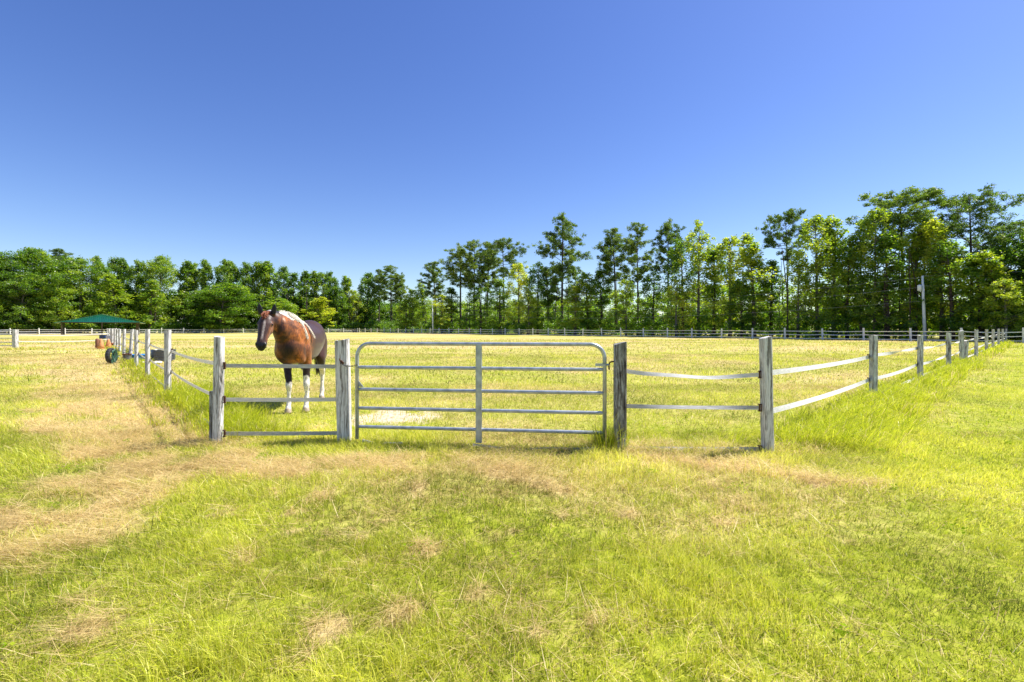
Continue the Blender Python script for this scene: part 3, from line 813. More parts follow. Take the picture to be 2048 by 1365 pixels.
for (px, py, w_, h_, zc, mat, lb, cat) in ((206.5, 692, .40, .26, .46, 'navy', 'navy blue feed box on a thin metal stand above the orange cones', 'box'),
                                       (221, 692, .50, .22, .44, 'lilac', 'pale grey feed box hung in front of the crowded fence posts', 'box')):
    x, y = at(px, py); b_ = empty('feed_box', (x, y, 0)); tag(b_, lb, cat)
    mb = MB(); zc += .22; t_ = .015
    mb.box((0, -.13, zc), (w_, t_, h_)); mb.box((0, .13, zc), (w_, t_, h_)); mb.box((-w_ / 2 + t_ / 2, 0, zc), (t_, .244, h_ - .01)); mb.box((w_ / 2 - t_ / 2, 0, zc), (t_, .244, h_ - .01))
    mb.box((0, 0, zc - h_ / 2 + .02), (w_ - .04, .24, t_)); mb.build('bin', M[mat], b_)
    mb = MB(); mb.box((0, 0, zc + h_ / 2 + .012), (w_ + .03, .30, .02)); mb.build('lid', M[mat], b_, bevel=.005)
    for s in (-1, 1):
        mb = MB(); mb.tube([(s * .07, 0, 0), (s * .05, 0, zc - h_ / 2)], .013, 6); mb.build('leg', M['pailgrey'], b_)

# ------------------------------------------------------------------ open shelter with green roof
def shelter():
    Z = 92.0
    def P(px): return (px - 1024) / FPX * Z
    k = Z / FPX
    ray = math.atan2(1024 - 202, FPX)                      # the gable faces the paddock corner squarely
    hw = 1.07 * math.tan(math.atan(P(125) / -Z) - math.atan(P(277) / -Z)) / 2 * Z / math.cos(ray); xm = -.0; ox = 0
    root = empty('open_shelter', (P(204), Z, 0), ray); tag(root, 'open sided shelter with a low green metal gable roof in front of the left wood', 'shelter')
    eave = CAM_H + (HOR - 645) * k; ridge = CAM_H + (HOR - 630.5) * k
    D = 9.0; ov = .7
    green = plain('green_roof_metal', (.035, .20, .15), .35, .2, .1, 2)
    teal = plain('teal_gable_metal', (.012, .30, .35), .4, .1, .1, 2)
    shw = plain('shelter_timber', (.12, .08, .06), .9, 0, .3, 4)
    def roof_z(x): return ridge + .14 - (ridge - eave + .12) * abs(x - (xm - ox)) / hw
    rid = xm - ox
    for s in (-1, 1):
        mb = MB(); n = 60; vs = []; fs = []
        xe = rid + s * (hw + ov)
        for i in range(n + 1):
            yy = -ov + (D + 2 * ov) * i / n; c = .025 if (i % 4 == 0) else 0
            for (xx) in (rid, xe):
                vs.append((xx, yy, roof_z(xx) + c)); vs.append((xx, yy, roof_z(xx) + c - .05))
        for i in range(n):
            b = i * 4; q = b + 4
            fs += [(b, b + 2, q + 2, q), (b + 1, q + 1, q + 3, b + 3), (b + 2, b + 3, q + 3, q + 2), (b, q, q + 1, b + 1)]
        fs += [(0, 1, 3, 2), (n * 4, n * 4 + 2, n * 4 + 3, n * 4 + 1)]
        mb.add(vs, fs); mb.build('roof', green, root)
    for yy in (-.02, D + .02):
        mb = MB(); n = 76; vs = []; fs = []
        for i in range(n + 1):
            xx = -hw + 2 * hw * i / n; dz = .05 * (1 if i % 2 else -1)
            top = roof_z(xx) - .06; bot = eave
            vs += [(xx, yy - dz, top), (xx, yy - dz, min(bot, top - .02)), (xx, yy - dz + .02, top), (xx, yy - dz + .02, min(bot, top - .02))]
        for i in range(n):
            b = i * 4; q = b + 4; fs += [(b, b + 1, q + 1, q), (b + 2, q + 2, q + 3, b + 3), (b + 1, b + 3, q + 3, q + 1)]
        mb.add(vs, fs); mb.build('gable_panel', teal, root)
    for yy in (.15, D / 2, D - .15):
        for xx in (-hw + .25, rid, hw - .35):
            if xx == rid and yy == D / 2: continue
            mb = MB(); mb.box((xx, yy, eave / 2 - .1), (.15, .15, eave + .18)); mb.build('post', shw, root)
    for yy in (.18, D - .18):
        mb = MB(); mb.box((0, yy, eave - .02), (2 * hw - .2, .08, .2)); mb.build('beam', shw, root)
shelter()

# ------------------------------------------------------------------ utility poles and wires
def pole(x, y, h, label, tr=True, lean=0.0):
    root = empty('utility_pole', (x, y, 0)); tag(root, label, 'pole', 'utility poles along the wood')
    mb = MB(); mb.tube([(0, 0, -.3), (lean * .5, 0, h / 2), (lean, 0, h)], [.17, .145, .10], 12); mb.build('shaft', M['concrete_pole'], root, True)
    if tr:
        mb = MB(); mb.lathe([(.16, -.35), (.20, -.33), (.20, .28), (.16, .32), (.05, .36)], 16, (lean - .33, 0, h - 1.35)); mb.build('transformer', M['concrete_pole'], root, True)
        mb = MB(); mb.box((lean - .1, 0, h - 1.2), (.3, .08, .06)); mb.build('bracket', M['pailgrey'], root)
    for z in (h - .05, h - 1.15, h - 2.7):
        mb = MB(); mb.lathe([(.03, 0), (.06, .03), (.03, .07), (.06, .11), (.02, .15)], 10, (lean - (h - z) * lean / h + .12, 0, z - .05))
        mb.tube([(lean * z / h, 0, z - .03), (lean * z / h + .14, 0, z - .03)], .02, 6); mb.build('insulator', M['lilac'], root)
    return root
p1 = ((1850 - 1024) / FPX * 54., 54.); p2 = ((866 - 1024) / FPX * 122., 122.)
h1 = CAM_H + (HOR - 552) / FPX * 54; h2 = CAM_H + (HOR - 607) / FPX * 122
pole(p1[0], p1[1], h1, 'pale utility pole with a transformer behind the right end of the paddock', True, -.28)
pole(p2[0], p2[1], h2, 'slim pale pole far off in the middle of the treeline', False, -.15)
p3 = (p1[0] + 36, p1[1] - 30.)
for i, z in enumerate((h1 - .05, h1 - 1.15, h1 - 2.7)):
    for (a, za, b, zb, sg, nm) in ((p1, z, p3, z + .6, .25, 'running to the right edge'), (p1, z - .1, p2, h2 - .1 - i * .9, 1.9, 'running down to the far pole')):
        mb = MB(); A = Vector((a[0] - .1, a[1], za)); B = Vector((b[0], b[1], zb)); pts = []
        for k in range(33):
            t = k / 32; q = A.lerp(B, t); q.z -= sg * 4 * t * (1 - t); pts.append(q - A)
        mb.tube(pts, .009, 5)
        o = mb.build('power_line', M['wire'], loc=A)
        tag(o, ('top', 'middle', 'lowest')[i] + ' thin power line ' + nm + ' from the pole with a transformer', 'wire', 'power lines in front of the wood')

# board fence at the far right edge
bf = empty('board_fence', (47.9, 45.2, 0), R(-25)); tag(bf, 'dark weathered board fence at the right edge beyond the last post', 'fence')
for k in range(30):
    if k == 0:
        mb = MB(); mb.box((0, 0, .55), (.19, .025, 1.3)); b0 = mb.build('board', M['post_dark'], bf)
        o = b0
    else:
        o = b0.copy(); COL.objects.link(o); o.parent = bf
    o.location = (k * .2, 0, rnd.uniform(-.02, .02))
mb = MB(); mb.box((2.9, .04, .9), (6, .05, .09)); mb.box((2.9, .04, .3), (6, .05, .09)); mb.build('cross_rail', M['post_dark'], bf)

# ------------------------------------------------------------------ trees
def leaves_np(C, size, rg, aspect=.6, upbias=.3, out=None):
    """C (n,3) centres -> diamond quads with random facing"""
    n = len(C)
    nrm = rg.normal(0, 1, (n, 3)); nrm[:, 2] = np.abs(nrm[:, 2]) + upbias
    nrm /= np.linalg.norm(nrm, axis=1)[:, None]
    t = rg.normal(0, 1, (n, 3)); t -= nrm * (t * nrm).sum(1)[:, None]; t /= np.linalg.norm(t, axis=1)[:, None]
    b = np.cross(nrm, t); s = size * rg.uniform(.6, 1.35, n)[:, None]
    V = np.empty((n, 4, 3)); V[:, 0] = C - t * s * .5; V[:, 1] = C + b * s * .5 * aspect; V[:, 2] = C + t * s * .5; V[:, 3] = C - b * s * .5 * aspect
    return V
def leaf_mesh(name, V, rn, mat):
    n = len(V); i = np.arange(n) * 4
    return np_mesh(name, V.reshape(-1, 3), [np.stack([i, i + 1, i + 2, i + 3], 1)], mat, {'rnd': np.repeat(rn, 4)})

def clump(rg, c, r, rz, n, tone):
    """leaves in a lumpy blob, denser near the outside; returns centres and tones"""
    d = rg.normal(0, 1, (n, 3)); d /= np.linalg.norm(d, axis=1)[:, None]
    rad = rg.random(n) ** .5 * (1 + (rg.random(n) < .18) * rg.uniform(0, .55, n))
    P = d * rad[:, None] * np.array([r, r, rz]) + c
    return P, np.clip(tone + rg.normal(0, .14, n), 0, 1)

def limb_path(rg, a, b, droop):
    a = np.array(a); b = np.array(b); pts = []
    L = np.linalg.norm(b - a); o = rg.normal(0, L * .05, 3)
    for k in range(5):
        t = k / 4; p = a + (b - a) * t + o * math.sin(math.pi * t); p[2] -= droop * L * .15 * math.sin(math.pi * t); pts.append(tuple(p))
    return pts

def pine_proto(seed, H, base, spread, style='round', dens=1.0):
    rg = np.random.default_rng(seed); mb = MB()
    bend = rg.normal(0, .3, 2)
    def tp(z): t = z / H; return np.array([bend[0] * t * t, bend[1] * t * t, z])
    mb.tube([tuple(tp(H * k / 10)) for k in range(10)] + [tuple(tp(H * .985))], [.24 * (1 - .8 * k / 10) for k in range(11)], 8)
    PC_, T_ = [], []
    nl = int(46 * (1 if style != 'umbrella' else .8))
    for k in range(nl):
        t = (k + rg.random()) / nl; z = H * (base + (1 - base) * t * .97)
        if style == 'umbrella': prof = .35 + .75 * math.sin(math.pi * min(1, t * 1.02) ** 1.1) if t > .25 else .3
        elif style == 'tier': prof = (1.0 - .62 * t) * (.55 + .45 * math.sin(t * 23 + seed))
        elif style == 'wide': prof = (.2 + .9 * math.sin(math.pi * (t * .82 + .15)))
        else: prof = .22 + .85 * math.sin(math.pi * (t * .80 + .18))
        Lm = spread * prof * rg.uniform(.6, 1.15)
        az = k * 2.4 + rg.normal(0, .5)
        up = .05 + .48 * t + rg.normal(0, .2)
        a = tp(z); b = a + np.array([math.cos(az) * Lm, math.sin(az) * Lm, Lm * up])
        pth = limb_path(rg, a, b, .5 * (1 - t))
        mb.tube(pth, [.055 * (1 - .2 * q) * (1.2 - .6 * t) for q in range(5)], 5, False)
        nc = max(3, int(3.4 * Lm * dens))
        for q in range(nc):
            s = rg.uniform(.42, 1.05); p = a + (b - a) * s + rg.normal(0, .30, 3) * np.array([1, 1, .9]) * (.4 + Lm * .25)
            r = rg.uniform(.30, .58)
            mb.tube([tuple(a + (b - a) * max(0, s - .15)), tuple(p)], [.018, .01], 3, False)
            P, T = clump(rg, p + np.array([0, 0, .08]), r, r * .72, int(62 * dens), .35 + .35 * rg.random())
            PC_.append(P); T_.append(T)
    # top leader
    for q in range(4):
        P, T = clump(rg, tp(H * (.93 + .02 * q)) + rg.normal(0, .25, 3) * [1, 1, .3], .5, .4, int(60 * dens), .6); PC_.append(P); T_.append(T)
    # dead stubs under the crown
    for q in range(7):
        z = H * base * rg.uniform(.45, 1.0); az = rg.random() * 6.28; Ls = rg.uniform(.4, 1.3); a = tp(z)
        mb.tube([tuple(a), tuple(a + np.array([math.cos(az) * Ls, math.sin(az) * Ls, rg.uniform(-.3, .1)]))], [.025, .008], 3, False)
    C = np.concatenate(PC_); T = np.concatenate(T_)
    V = leaves_np(C, .27, rg, .36, .1)
    me_t = mb
    return mb, V, T, H

def broad_proto(seed, H, width, low=.08, nclump=95, per=95, size=.27, cr=1.0, airy=0., colvar=.5, shape='oval', top=.5):
    rg = np.random.default_rng(seed); mb = MB()
    bend = rg.normal(0, .35, 2)
    def tp(z): t = z / H; return np.array([bend[0] * t * t, bend[1] * t * t, z])
    mb.tube([tuple(tp(H * .92 * k / 8)) for k in range(9)], [.20 * (1 - .85 * k / 8) for k in range(9)], 7)
    PC_, T_ = [], []
    lob = rg.uniform(0, 6.28, 6)
    for k in range(nclump):
        t = rg.random() ** .85; z = H * (low + (1 - low) * t)
        if shape == 'oval': pr = math.sin(math.pi * min(.97, (t * .86 + .10))) ** .7
        elif shape == 'dome': pr = (1 - (t * .97) ** 2.6) ** .5
        else: pr = (1 - t * .93) ** .6 * (.8 + .3 * math.sin(t * 14 + seed))
        az = rg.random() * 6.28
        lumpy = 1 + .18 * math.sin(2 * az + lob[0] + t * 4) + .14 * math.sin(3 * az + lob[1] - t * 7)
        rr = width * pr * lumpy * (rg.uniform(.55, 1.0) if rg.random() < .8 else rg.uniform(.1, .6))
        a = tp(max(z - rr * .45, H * .05)); c = tp(z) + np.array([math.cos(az) * rr, math.sin(az) * rr, rg.normal(0, .2)])
        if rg.random() < .55: mb.tube(limb_path(rg, a, c, -.4), [.05, .042, .032, .022, .012], 4, False)
        r = cr * rg.uniform(.55, 1.15) * (1.0 if pr > .5 else .75)
        P, T = clump(rg, c, r * (.85 if airy else 1), r * rg.uniform(.75, 1.25) * (1.15 if airy else .8), int(per * (r / cr) ** 2 * rg.uniform(.75, 1.1)), .25 + colvar * rg.random())
        PC_.append(P); T_.append(T)
    for k in range(5):
        c = tp(H * (1 - .03 * k)) + rg.normal(0, .25 + .1 * k, 3) * [1, 1, .3]
        P, T = clump(rg, c, cr * .45, cr * .6, int(per * .5), .6); PC_.append(P); T_.append(T)
    C = np.concatenate(PC_); T = np.concatenate(T_)
    return mb, leaves_np(C, size, rg, .62, .05 if airy else .25), T, H

protos = {}
def reg(key, res, mat, bark):
    mb, V, T, H = res
    tm = bpy.data.meshes.new('trunk'); tm.from_pydata(mb.v, [], mb.f); tm.materials.append(M[bark])
    tm.polygons.foreach_set("use_smooth", [True] * len(tm.polygons)); tm.update()
    cm = leaf_mesh('crown', V, T, M[mat])
    P = V.reshape(-1, 3); wdt = (np.percentile(P[:, 0], 97) - np.percentile(P[:, 0], 3)); H = float(np.percentile(P[:, 2], 99.85))
    protos[key] = (tm, cm, H, wdt)
reg('pineA', pine_proto(1, 20, .45, 3.2, 'round'), 'pine', 'bark')
reg('pineB', pine_proto(2, 20, .55, 3.0, 'wide'), 'pine', 'bark')
reg('pineC', pine_proto(3, 20, .50, 2.8, 'round', 1.1), 'pine', 'bark')
reg('pineT', pine_proto(4, 20, .28, 3.6, 'round', 1.15), 'pine', 'bark')
reg('pineU', pine_proto(5, 20, .62, 4.6, 'umbrella', 1.0), 'pine', 'bark')
reg('pineW', pine_proto(6, 20, .45, 5.4, 'wide', 1.0), 'pine', 'bark')
reg('oakA', broad_proto(11, 18, 5.2, .04, 230, 200, .27, 1.15, shape='dome'), 'broad', 'bark_pale')
reg('oakB', broad_proto(12, 18, 4.6, .04, 220, 200, .27, 1.1, shape='dome'), 'broad', 'bark_pale')
reg('oakC', broad_proto(13, 15, 4.4, .04, 200, 190, .26, 1.05, shape='oval'), 'broad', 'bark_pale')
reg('colA', broad_proto(21, 15, 2.6, .05, 175, 90, .30, .74, airy=1, shape='spire'), 'broad', 'bark_pale')
reg('colB', broad_proto(22, 15, 2.9, .05, 190, 90, .30, .78, airy=1, shape='oval'), 'broad', 'bark_pale')
reg('gumA', broad_proto(31, 15, 2.5, .10, 135, 84, .24, .64, airy=1, shape='oval'), 'yellowish', 'bark_pale')
reg('gumB', broad_proto(32, 15, 2.8, .15, 140, 84, .24, .66, airy=1, shape='spire'), 'yellowish', 'bark_pale')
reg('gumC', broad_proto(33, 15, 2.2, .10, 115, 78, .24, .60, airy=1, shape='oval'), 'yellowish', 'bark_pale')
reg('slimA', broad_proto(41, 15, 2.1, .12, 115, 80, .24, .62, airy=1, shape='oval'), 'broad', 'bark')
reg('slimB', broad_proto(42, 15, 2.4, .08, 125, 80, .24, .64, airy=1, shape='spire'), 'broad', 'bark')

def line_at(px, p0, d, off):
    """point at the given column on the line p0+d*t pushed away from the camera by off"""
    nrm = np.array([d[1], -d[0]]);
    if nrm @ p0 < 0: nrm = -nrm
    q = p0 + nrm * off; r = (px - 1024) / FPX
    t = (r * q[1] - q[0]) / (d[0] - r * d[1])
    return q + d * t
tree_n = 0
KINDN = {'pine': 'pine_tree', 'oak': 'broadleaf_tree', 'col': 'broadleaf_tree', 'gum': 'sweetgum_tree', 'slim': 'broadleaf_tree'}
def tree(px, ytop, key, wpx, off, label, left):
    global tree_n; tree_n += 1
    p = line_at(px, BA if left else FA, BDIR if left else FDIR, off + (5 if key[:4] == 'pine' else .5 if key[:3] == 'gum' and not left else 2.5))
    Zd = p[1]; H = CAM_H + (HOR - ytop) / FPX * Zd
    tm, cm, H0, W0 = protos[key]
    root = empty(KINDN[''.join(c for c in key if c.islower())], (p[0], p[1], 0), rnd.uniform(0, 6.28))
    tag(root, label, 'tree', 'trees of the left wood' if left else 'trees of the right wood')
    sz = H / H0; sx = (wpx * (.92 if key[:4] == 'pine' else 1.05 if left else 1.28) / FPX * Zd) / W0
    for nm, me in (('trunk', tm), ('crown', cm)):
        o = link(nm, me, root); o.scale = (sx, sx, sz)
        
T_LEFT = [
 (-45, 508, 'oakB', 95, 8, 'tall rounded tree at the extreme left edge of the wood'),
 (8, 506, 'oakA', 85, 8, 'big rounded tree cut by the left edge of the photo'),
 (68, 497, 'oakB', 90, 10, 'tallest round crowned tree above the far left gate post'),
 (120, 498, 'pineC', 50, 16, 'thin topped tree rising behind the big round crowns left of the shelter'),
 (160, 515, 'oakA', 85, 7, 'wide domed tree standing behind the left half of the shelter roof'),
 (40, 545, 'oakC', 70, 4, 'lower bright tree in front of the far left wood'),
 (108, 560, 'oakC', 60, 3, 'low bright bushy tree behind the left end of the shelter'),
 (200, 514, 'colA', 30, 16, 'dark narrow tree top over the middle of the shelter, first of three'),
 (228, 515, 'colB', 34, 15, 'dark narrow tree top over the right of the shelter, second of three'),
 (250, 518, 'colA', 30, 16, 'dark narrow tree top beyond the shelter, third of three'),
 (232, 550, 'gumB', 60, 4, 'yellow green rounded tree just above the shelter ridge'),
 (274, 522, 'colB', 40, 12, 'dark columnar tree right of the three narrow tops'),
 (318, 511, 'oakC', 62, 9, 'pointed tall crown above the two nearest left fence posts'),
 (300, 560, 'slimB', 45, 3, 'small layered tree in front of the pointed tall crown'),
 (368, 523, 'colA', 40, 9, 'columnar tree, first right of the pointed tall crown'),
 (392, 527, 'colB', 34, 11, 'columnar tree, second right of the pointed tall crown'),
 (414, 521, 'colA', 30, 9, 'slim pointed tree above the left corner post'),
 (444, 520, 'colB', 40, 9, 'full columnar tree just right of the left corner post'),
 (440, 567, 'oakC', 95, 2, 'low wide bright green tree left of the horse ears'),
 (466, 524, 'colA', 34, 11, 'pointed crown left of the horse ears, behind the low wide tree'),
 (487, 526, 'colB', 38, 9, 'even columnar crown over the left ear of the horse'),
 (520, 525, 'colB', 42, 9, 'columnar crown straight above the head of the horse'),
 (541, 524, 'colA', 42, 8, 'tall pointed crown above the neck of the horse'),
 (565, 533, 'colB', 36, 9, 'sloping crown above the withers of the horse'),
 (585, 546, 'slimB', 34, 9, 'narrow crown above the middle of the horse back'),
 (606, 543, 'colA', 32, 9, 'rounded pale crown above the hindquarters of the horse'),
 (626, 543, 'colA', 28, 10, 'slim dark spire above the rump of the horse'),
 (560, 598, 'oakC', 60, 1, 'low round tree directly behind the horse neck'),
 (648, 545, 'slimA', 30, 9, 'dark slim tree right of the horse rump spire'),
 (662, 544, 'colB', 30, 9, 'bushy dark tree left of the white gate post'),
 (635, 595, 'gumB', 55, 1, 'low yellowish bush like tree behind the horse rump'),
 (690, 553, 'colA', 26, 10, 'last pointed tree above the white gate post'),
 (676, 574, 'colB', 40, 6, 'mid height tree in front of the last pointed one'),
 (706, 580, 'gumA', 32, 7, 'small yellow green tree at the dip in the treeline'),
]
T_RIGHT = [
 (734, 546, 'colB', 34, 6, 'dark dense tree right of the dip in the treeline'),
 (758, 539, 'pineC', 34, 6, 'middle pine of the small clump above the gate left corner'),
 (782, 531, 'pineA', 46, 6, 'tallest pine of the small clump above the gate left corner'),
 (800, 546, 'pineB', 30, 9, 'right hand pine of the small clump above the gate left corner'),
 (812, 600, 'gumC', 28, 4, 'low yellow tree right of the small pine clump'),
 (824, 579, 'gumA', 30, 6, 'pale green low tree between the small pine clump and the slim pole'),
 (847, 565, 'gumB', 28, 12, 'pale brownish topped tree behind the slim far pole'),
 (871, 524, 'pineC', 44, 7, 'solitary pine just right of the slim far pole'),
 (884, 590, 'gumA', 34, 4, 'bright yellow green sapling under the solitary pine'),
 (903, 575, 'slimB', 36, 5, 'dark leafy tree between the solitary pine and the big pine group'),
 (921, 490, 'pineB', 60, 7, 'leftmost pine of the big flat topped group'),
 (948, 480, 'pineA', 52, 8, 'second pine of the big flat topped group'),
 (974, 484, 'pineC', 48, 11, 'third pine of the big flat topped group'),
 (1008, 479, 'pineU', 66, 8, 'rightmost pine of the big group with spreading top'),
 (962, 575, 'slimA', 40, 4, 'leafy understory tree beneath the big pine group'),
 (1000, 560, 'slimB', 38, 5, 'dark understory tree below the spreading pine top'),
 (1038, 527, 'gumA', 40, 8, 'olive tree leaning out right of the big pine group'),
 (1058, 575, 'gumC', 34, 4, 'bright yellow slender tree right of the olive one'),
 (1075, 526, 'slimA', 34, 8, 'pale feathery tree left of the lone tall pine'),
 (1097, 535, 'slimB', 34, 9, 'grey green tree touching the lone tall pine on its left'),
 (1124, 430, 'pineT', 80, 7, 'lone tall pine with tiered crown above the middle of the gate'),
 (1150, 560, 'gumB', 44, 5, 'yellow green tree at the foot of the lone tall pine'),
 (1176, 545, 'slimA', 44, 6, 'broad dark tree right of the lone tall pine'),
 (1204, 540, 'slimB', 40, 7, 'dark tree left of the twin pines'),
 (1232, 457, 'pineC', 60, 7, 'left one of the twin pines above the dark gate post'),
 (1276, 446, 'pineA', 56, 7, 'right one of the twin pines above the dark gate post'),
 (1252, 560, 'gumA', 36, 4, 'yellowish tree standing low between the twin pines'),
 (1306, 545, 'slimA', 40, 7, 'thin crowned tree between the twin pines and the next pine'),
 (1336, 440, 'pineB', 60, 8, 'pine with forked bare limbs right of the twin pines'),
 (1352, 560, 'gumC', 36, 4, 'low yellow tree in front of the forked pine'),
 (1366, 480, 'slimA', 42, 7, 'green tree close right of the forked pine'),
 (1397, 443, 'gumC', 52, 8, 'tall airy tree with orange tinged top'),
 (1428, 500, 'slimB', 44, 6, 'shaded tree right of the orange tinged airy tree'),
 (1460, 474, 'gumA', 56, 7, 'yellow green pointed tree, first of the bright pair'),
 (1508, 468, 'gumB', 64, 7, 'wide yellow green tree, second of the bright pair'),
 (1484, 560, 'slimA', 40, 3, 'dark low tree in front of the bright pair'),
 (1542, 520, 'slimB', 44, 6, 'dark tree left of the open topped pine above the right corner post'),
 (1576, 421, 'pineU', 66, 8, 'open topped pine above the right corner post'),
 (1596, 505, 'gumC', 44, 6, 'yellow tree filling the space under the open topped pine'),
 (1634, 432, 'gumA', 62, 7, 'tall golden green tree right of the open topped pine'),
 (1668, 428, 'gumB', 62, 8, 'bushy golden green tree, second right of the open topped pine'),
 (1694, 475, 'slimA', 48, 5, 'leafy green tree between the golden crowns'),
 (1722, 440, 'gumC', 50, 8, 'slender golden tree left of the umbrella pine'),
 (1750, 418, 'gumA', 56, 7, 'tallest golden tree under the left side of the umbrella pine'),
 (1774, 470, 'slimB', 56, 4, 'dark tree in front of the umbrella pine trunk'),
 (1806, 381, 'pineU', 128, 9, 'umbrella shaped pine with broad flat crown near the right'),
 (1828, 450, 'gumB', 60, 10, 'yellow green tree below the umbrella pine'),
 (1850, 435, 'gumC', 50, 11, 'golden topped tree behind the transformer pole'),
 (1884, 437, 'gumB', 60, 9, 'rounded golden tree right of the transformer pole'),
 (1905, 480, 'slimA', 60, 4, 'dark leafy tree left of the great spreading pine'),
 (1944, 377, 'pineW', 150, 8, 'great spreading pine with long limbs, tallest near the right edge'),
 (1962, 510, 'slimB', 60, 4, 'dark tree at the foot of the great spreading pine'),
 (1992, 500, 'gumB', 60, 5, 'yellow green tree right of the great spreading pine'),
 (2030, 465, 'oakC', 90, 7, 'dense tree with ragged top at the right edge'),
 (2012, 560, 'gumA', 50, 3, 'low bright tree above the last right fence posts'),
 (2085, 450, 'pineA', 90, 8, 'pine standing partly outside the right edge'),
 (2130, 470, 'oakB', 120, 6, 'round tree beyond the right edge'),
]
for a in T_LEFT: tree(*a, True)
for a in T_RIGHT: tree(*a, False)

wo = link('weeds', leaf_mesh('weeds', leaves_np(WEEDS[0], .020, rng, .75, 1.2), WEEDS[1], M['weed'])); tag(wo, 'scattered low broad leaved weeds among the foreground grass', 'weeds', kind='stuff')
# woodland mass behind the front rows, and undergrowth at its edge
rg = np.random.default_rng(77)
def wood_mass(name, p0, d, t0, t1, o0, o1, htop, n, per, r0, r1, size, seedtone, label, cat, flat=.7, mat='under', zmin=.2, pw=1.0):
    nrm = np.array([d[1], -d[0]])
    if nrm @ p0 < 0: nrm = -nrm
    Vs, Ts = [], []
    for k in range(n):
        t = rg.uniform(t0, t1); o = o0 + (o1 - o0) * rg.random(); q = p0 + d * t + nrm * o
        zt = htop(t) * (.75 + .35 * vnoise(np.array([t * .35]), np.array([o * .2]), 9)[0])
        z = zmin + (zt - zmin) * rg.random() ** pw; r = rg.uniform(r0, r1)
        P, T = clump(rg, np.array([q[0], q[1], z]), r, r * flat, int(per), seedtone + .35 * rg.random())
        P[:, 2] = np.abs(P[:, 2]); Vs.append(P); Ts.append(T)
    C = np.concatenate(Vs); T = np.concatenate(Ts)
    o = link(name, leaf_mesh(name, leaves_np(C, size, rg, .7, .4), T, M[mat])); tag(o, label, cat, kind='stuff'); return o
wood_mass('woodland', FA, FDIR, -45, 165, 14, 32, lambda t: 9.0, 2600, 80, .7, 1.4, .34, .45, 'dim green depths of the wood behind the front row of pines', 'woodland', pw=.9)
wood_mass('woodland', BA, BDIR, -32, 110, 12, 28, lambda t: 12., 2600, 95, .9, 1.9, .44, .2, 'dark green depths of the left wood behind its front row', 'woodland', pw=.9)
wood_mass('undergrowth', FA, FDIR, -30, 160, 3.5, 9, lambda t: 3.2, 1100, 60, .4, .9, .24, .2, 'bushy undergrowth along the foot of the right wood just behind the far fence', 'undergrowth')
wood_mass('undergrowth', FA, FDIR, -30, 175, 10, 30, lambda t: 4.5, 2200, 60, .6, 1.2, .34, .25, 'low leafy thicket filling the floor of the right wood', 'undergrowth')
wood_mass('undergrowth', BA, BDIR, -22, 105, 3.0, 8.0, lambda t: 3.6, 650, 60, .7, 1.3, .36, .12, 'shadowy undergrowth along the foot of the left wood', 'undergrowth')
mb = MB(); rr = random.Random(3)
for k in range(130):
    t = rr.uniform(-30, 142); o_ = rr.uniform(5, 26); nrm = np.array([.742, .67]); q = FA + FDIR * t + nrm * o_
    h = rr.uniform(7, 13); r_ = rr.uniform(.06, .14)
    mb.tube([(q[0], q[1], -.1), (q[0] + rr.gauss(0, .2), q[1], h * .5), (q[0] + rr.gauss(0, .4), q[1], h)], [r_, r_ * .8, r_ * .4], 5, False)
for k in range(60):
    t = rr.uniform(-8, 100); o_ = rr.uniform(5, 20); nrm = np.array([-.59, .807]); q = BA + BDIR * t + nrm * o_
    h = rr.uniform(8, 13); r_ = rr.uniform(.1, .2)
    mb.tube([(q[0], q[1], -.1), (q[0], q[1], h * .5), (q[0] + rr.gauss(0, .4), q[1], h)], [r_, r_ * .8, r_ * .4], 5, False)
o = mb.build('woodland_stems', M['bark'], smooth=True); tag(o, 'thin dark stems of the crowded young trees inside the wood', 'woodland', kind='stuff')

# ------------------------------------------------------------------ the horse
HO = Vector((-3.56, 8.0, 0)); f_ = Vector((.20, -.980, 0)).normalized(); l_ = Vector((-f_.y, f_.x, 0))
# rows of (u forward, v to the horse's left, w up, ru, rv, rw)
SPH = []
bm0 = bmesh.new(); bmesh.ops.create_icosphere(bm0, subdivisions=3, radius=1.0)
ICO_V = np.array([v.co[:] for v in bm0.verts]); ICO_F = [tuple(v.index for v in f.verts) for f in bm0.faces]; bm0.free()
hm = MB()
def ell(c, r, rot=None):
    V = ICO_V * np.array(r)
    if rot is not None: V = V @ np.array(rot).T
    hm.add([tuple(p) for p in V + np.array(c)], ICO_F)
def chain(keys, n):
    """ellipsoids swept through key rows (u,v,w,ru,rv,rw)"""
    keys = np.array(keys, float); s = np.linspace(0, len(keys) - 1, n)
    for x in s:
        i = min(int(x), len(keys) - 2); t = x - i
        # Catmull-Rom
        p0 = keys[max(i - 1, 0)]; p1 = keys[i]; p2 = keys[i + 1]; p3 = keys[min(i + 2, len(keys) - 1)]
        k = .5 * ((2 * p1) + (-p0 + p2) * t + (2 * p0 - 5 * p1 + 4 * p2 - p3) * t * t + (-p0 + 3 * p1 - 3 * p2 + p3) * t ** 3)
        ell(k[:3], np.maximum(k[3:] * (1.13 if k[2] < .6 else 1.0), .012))
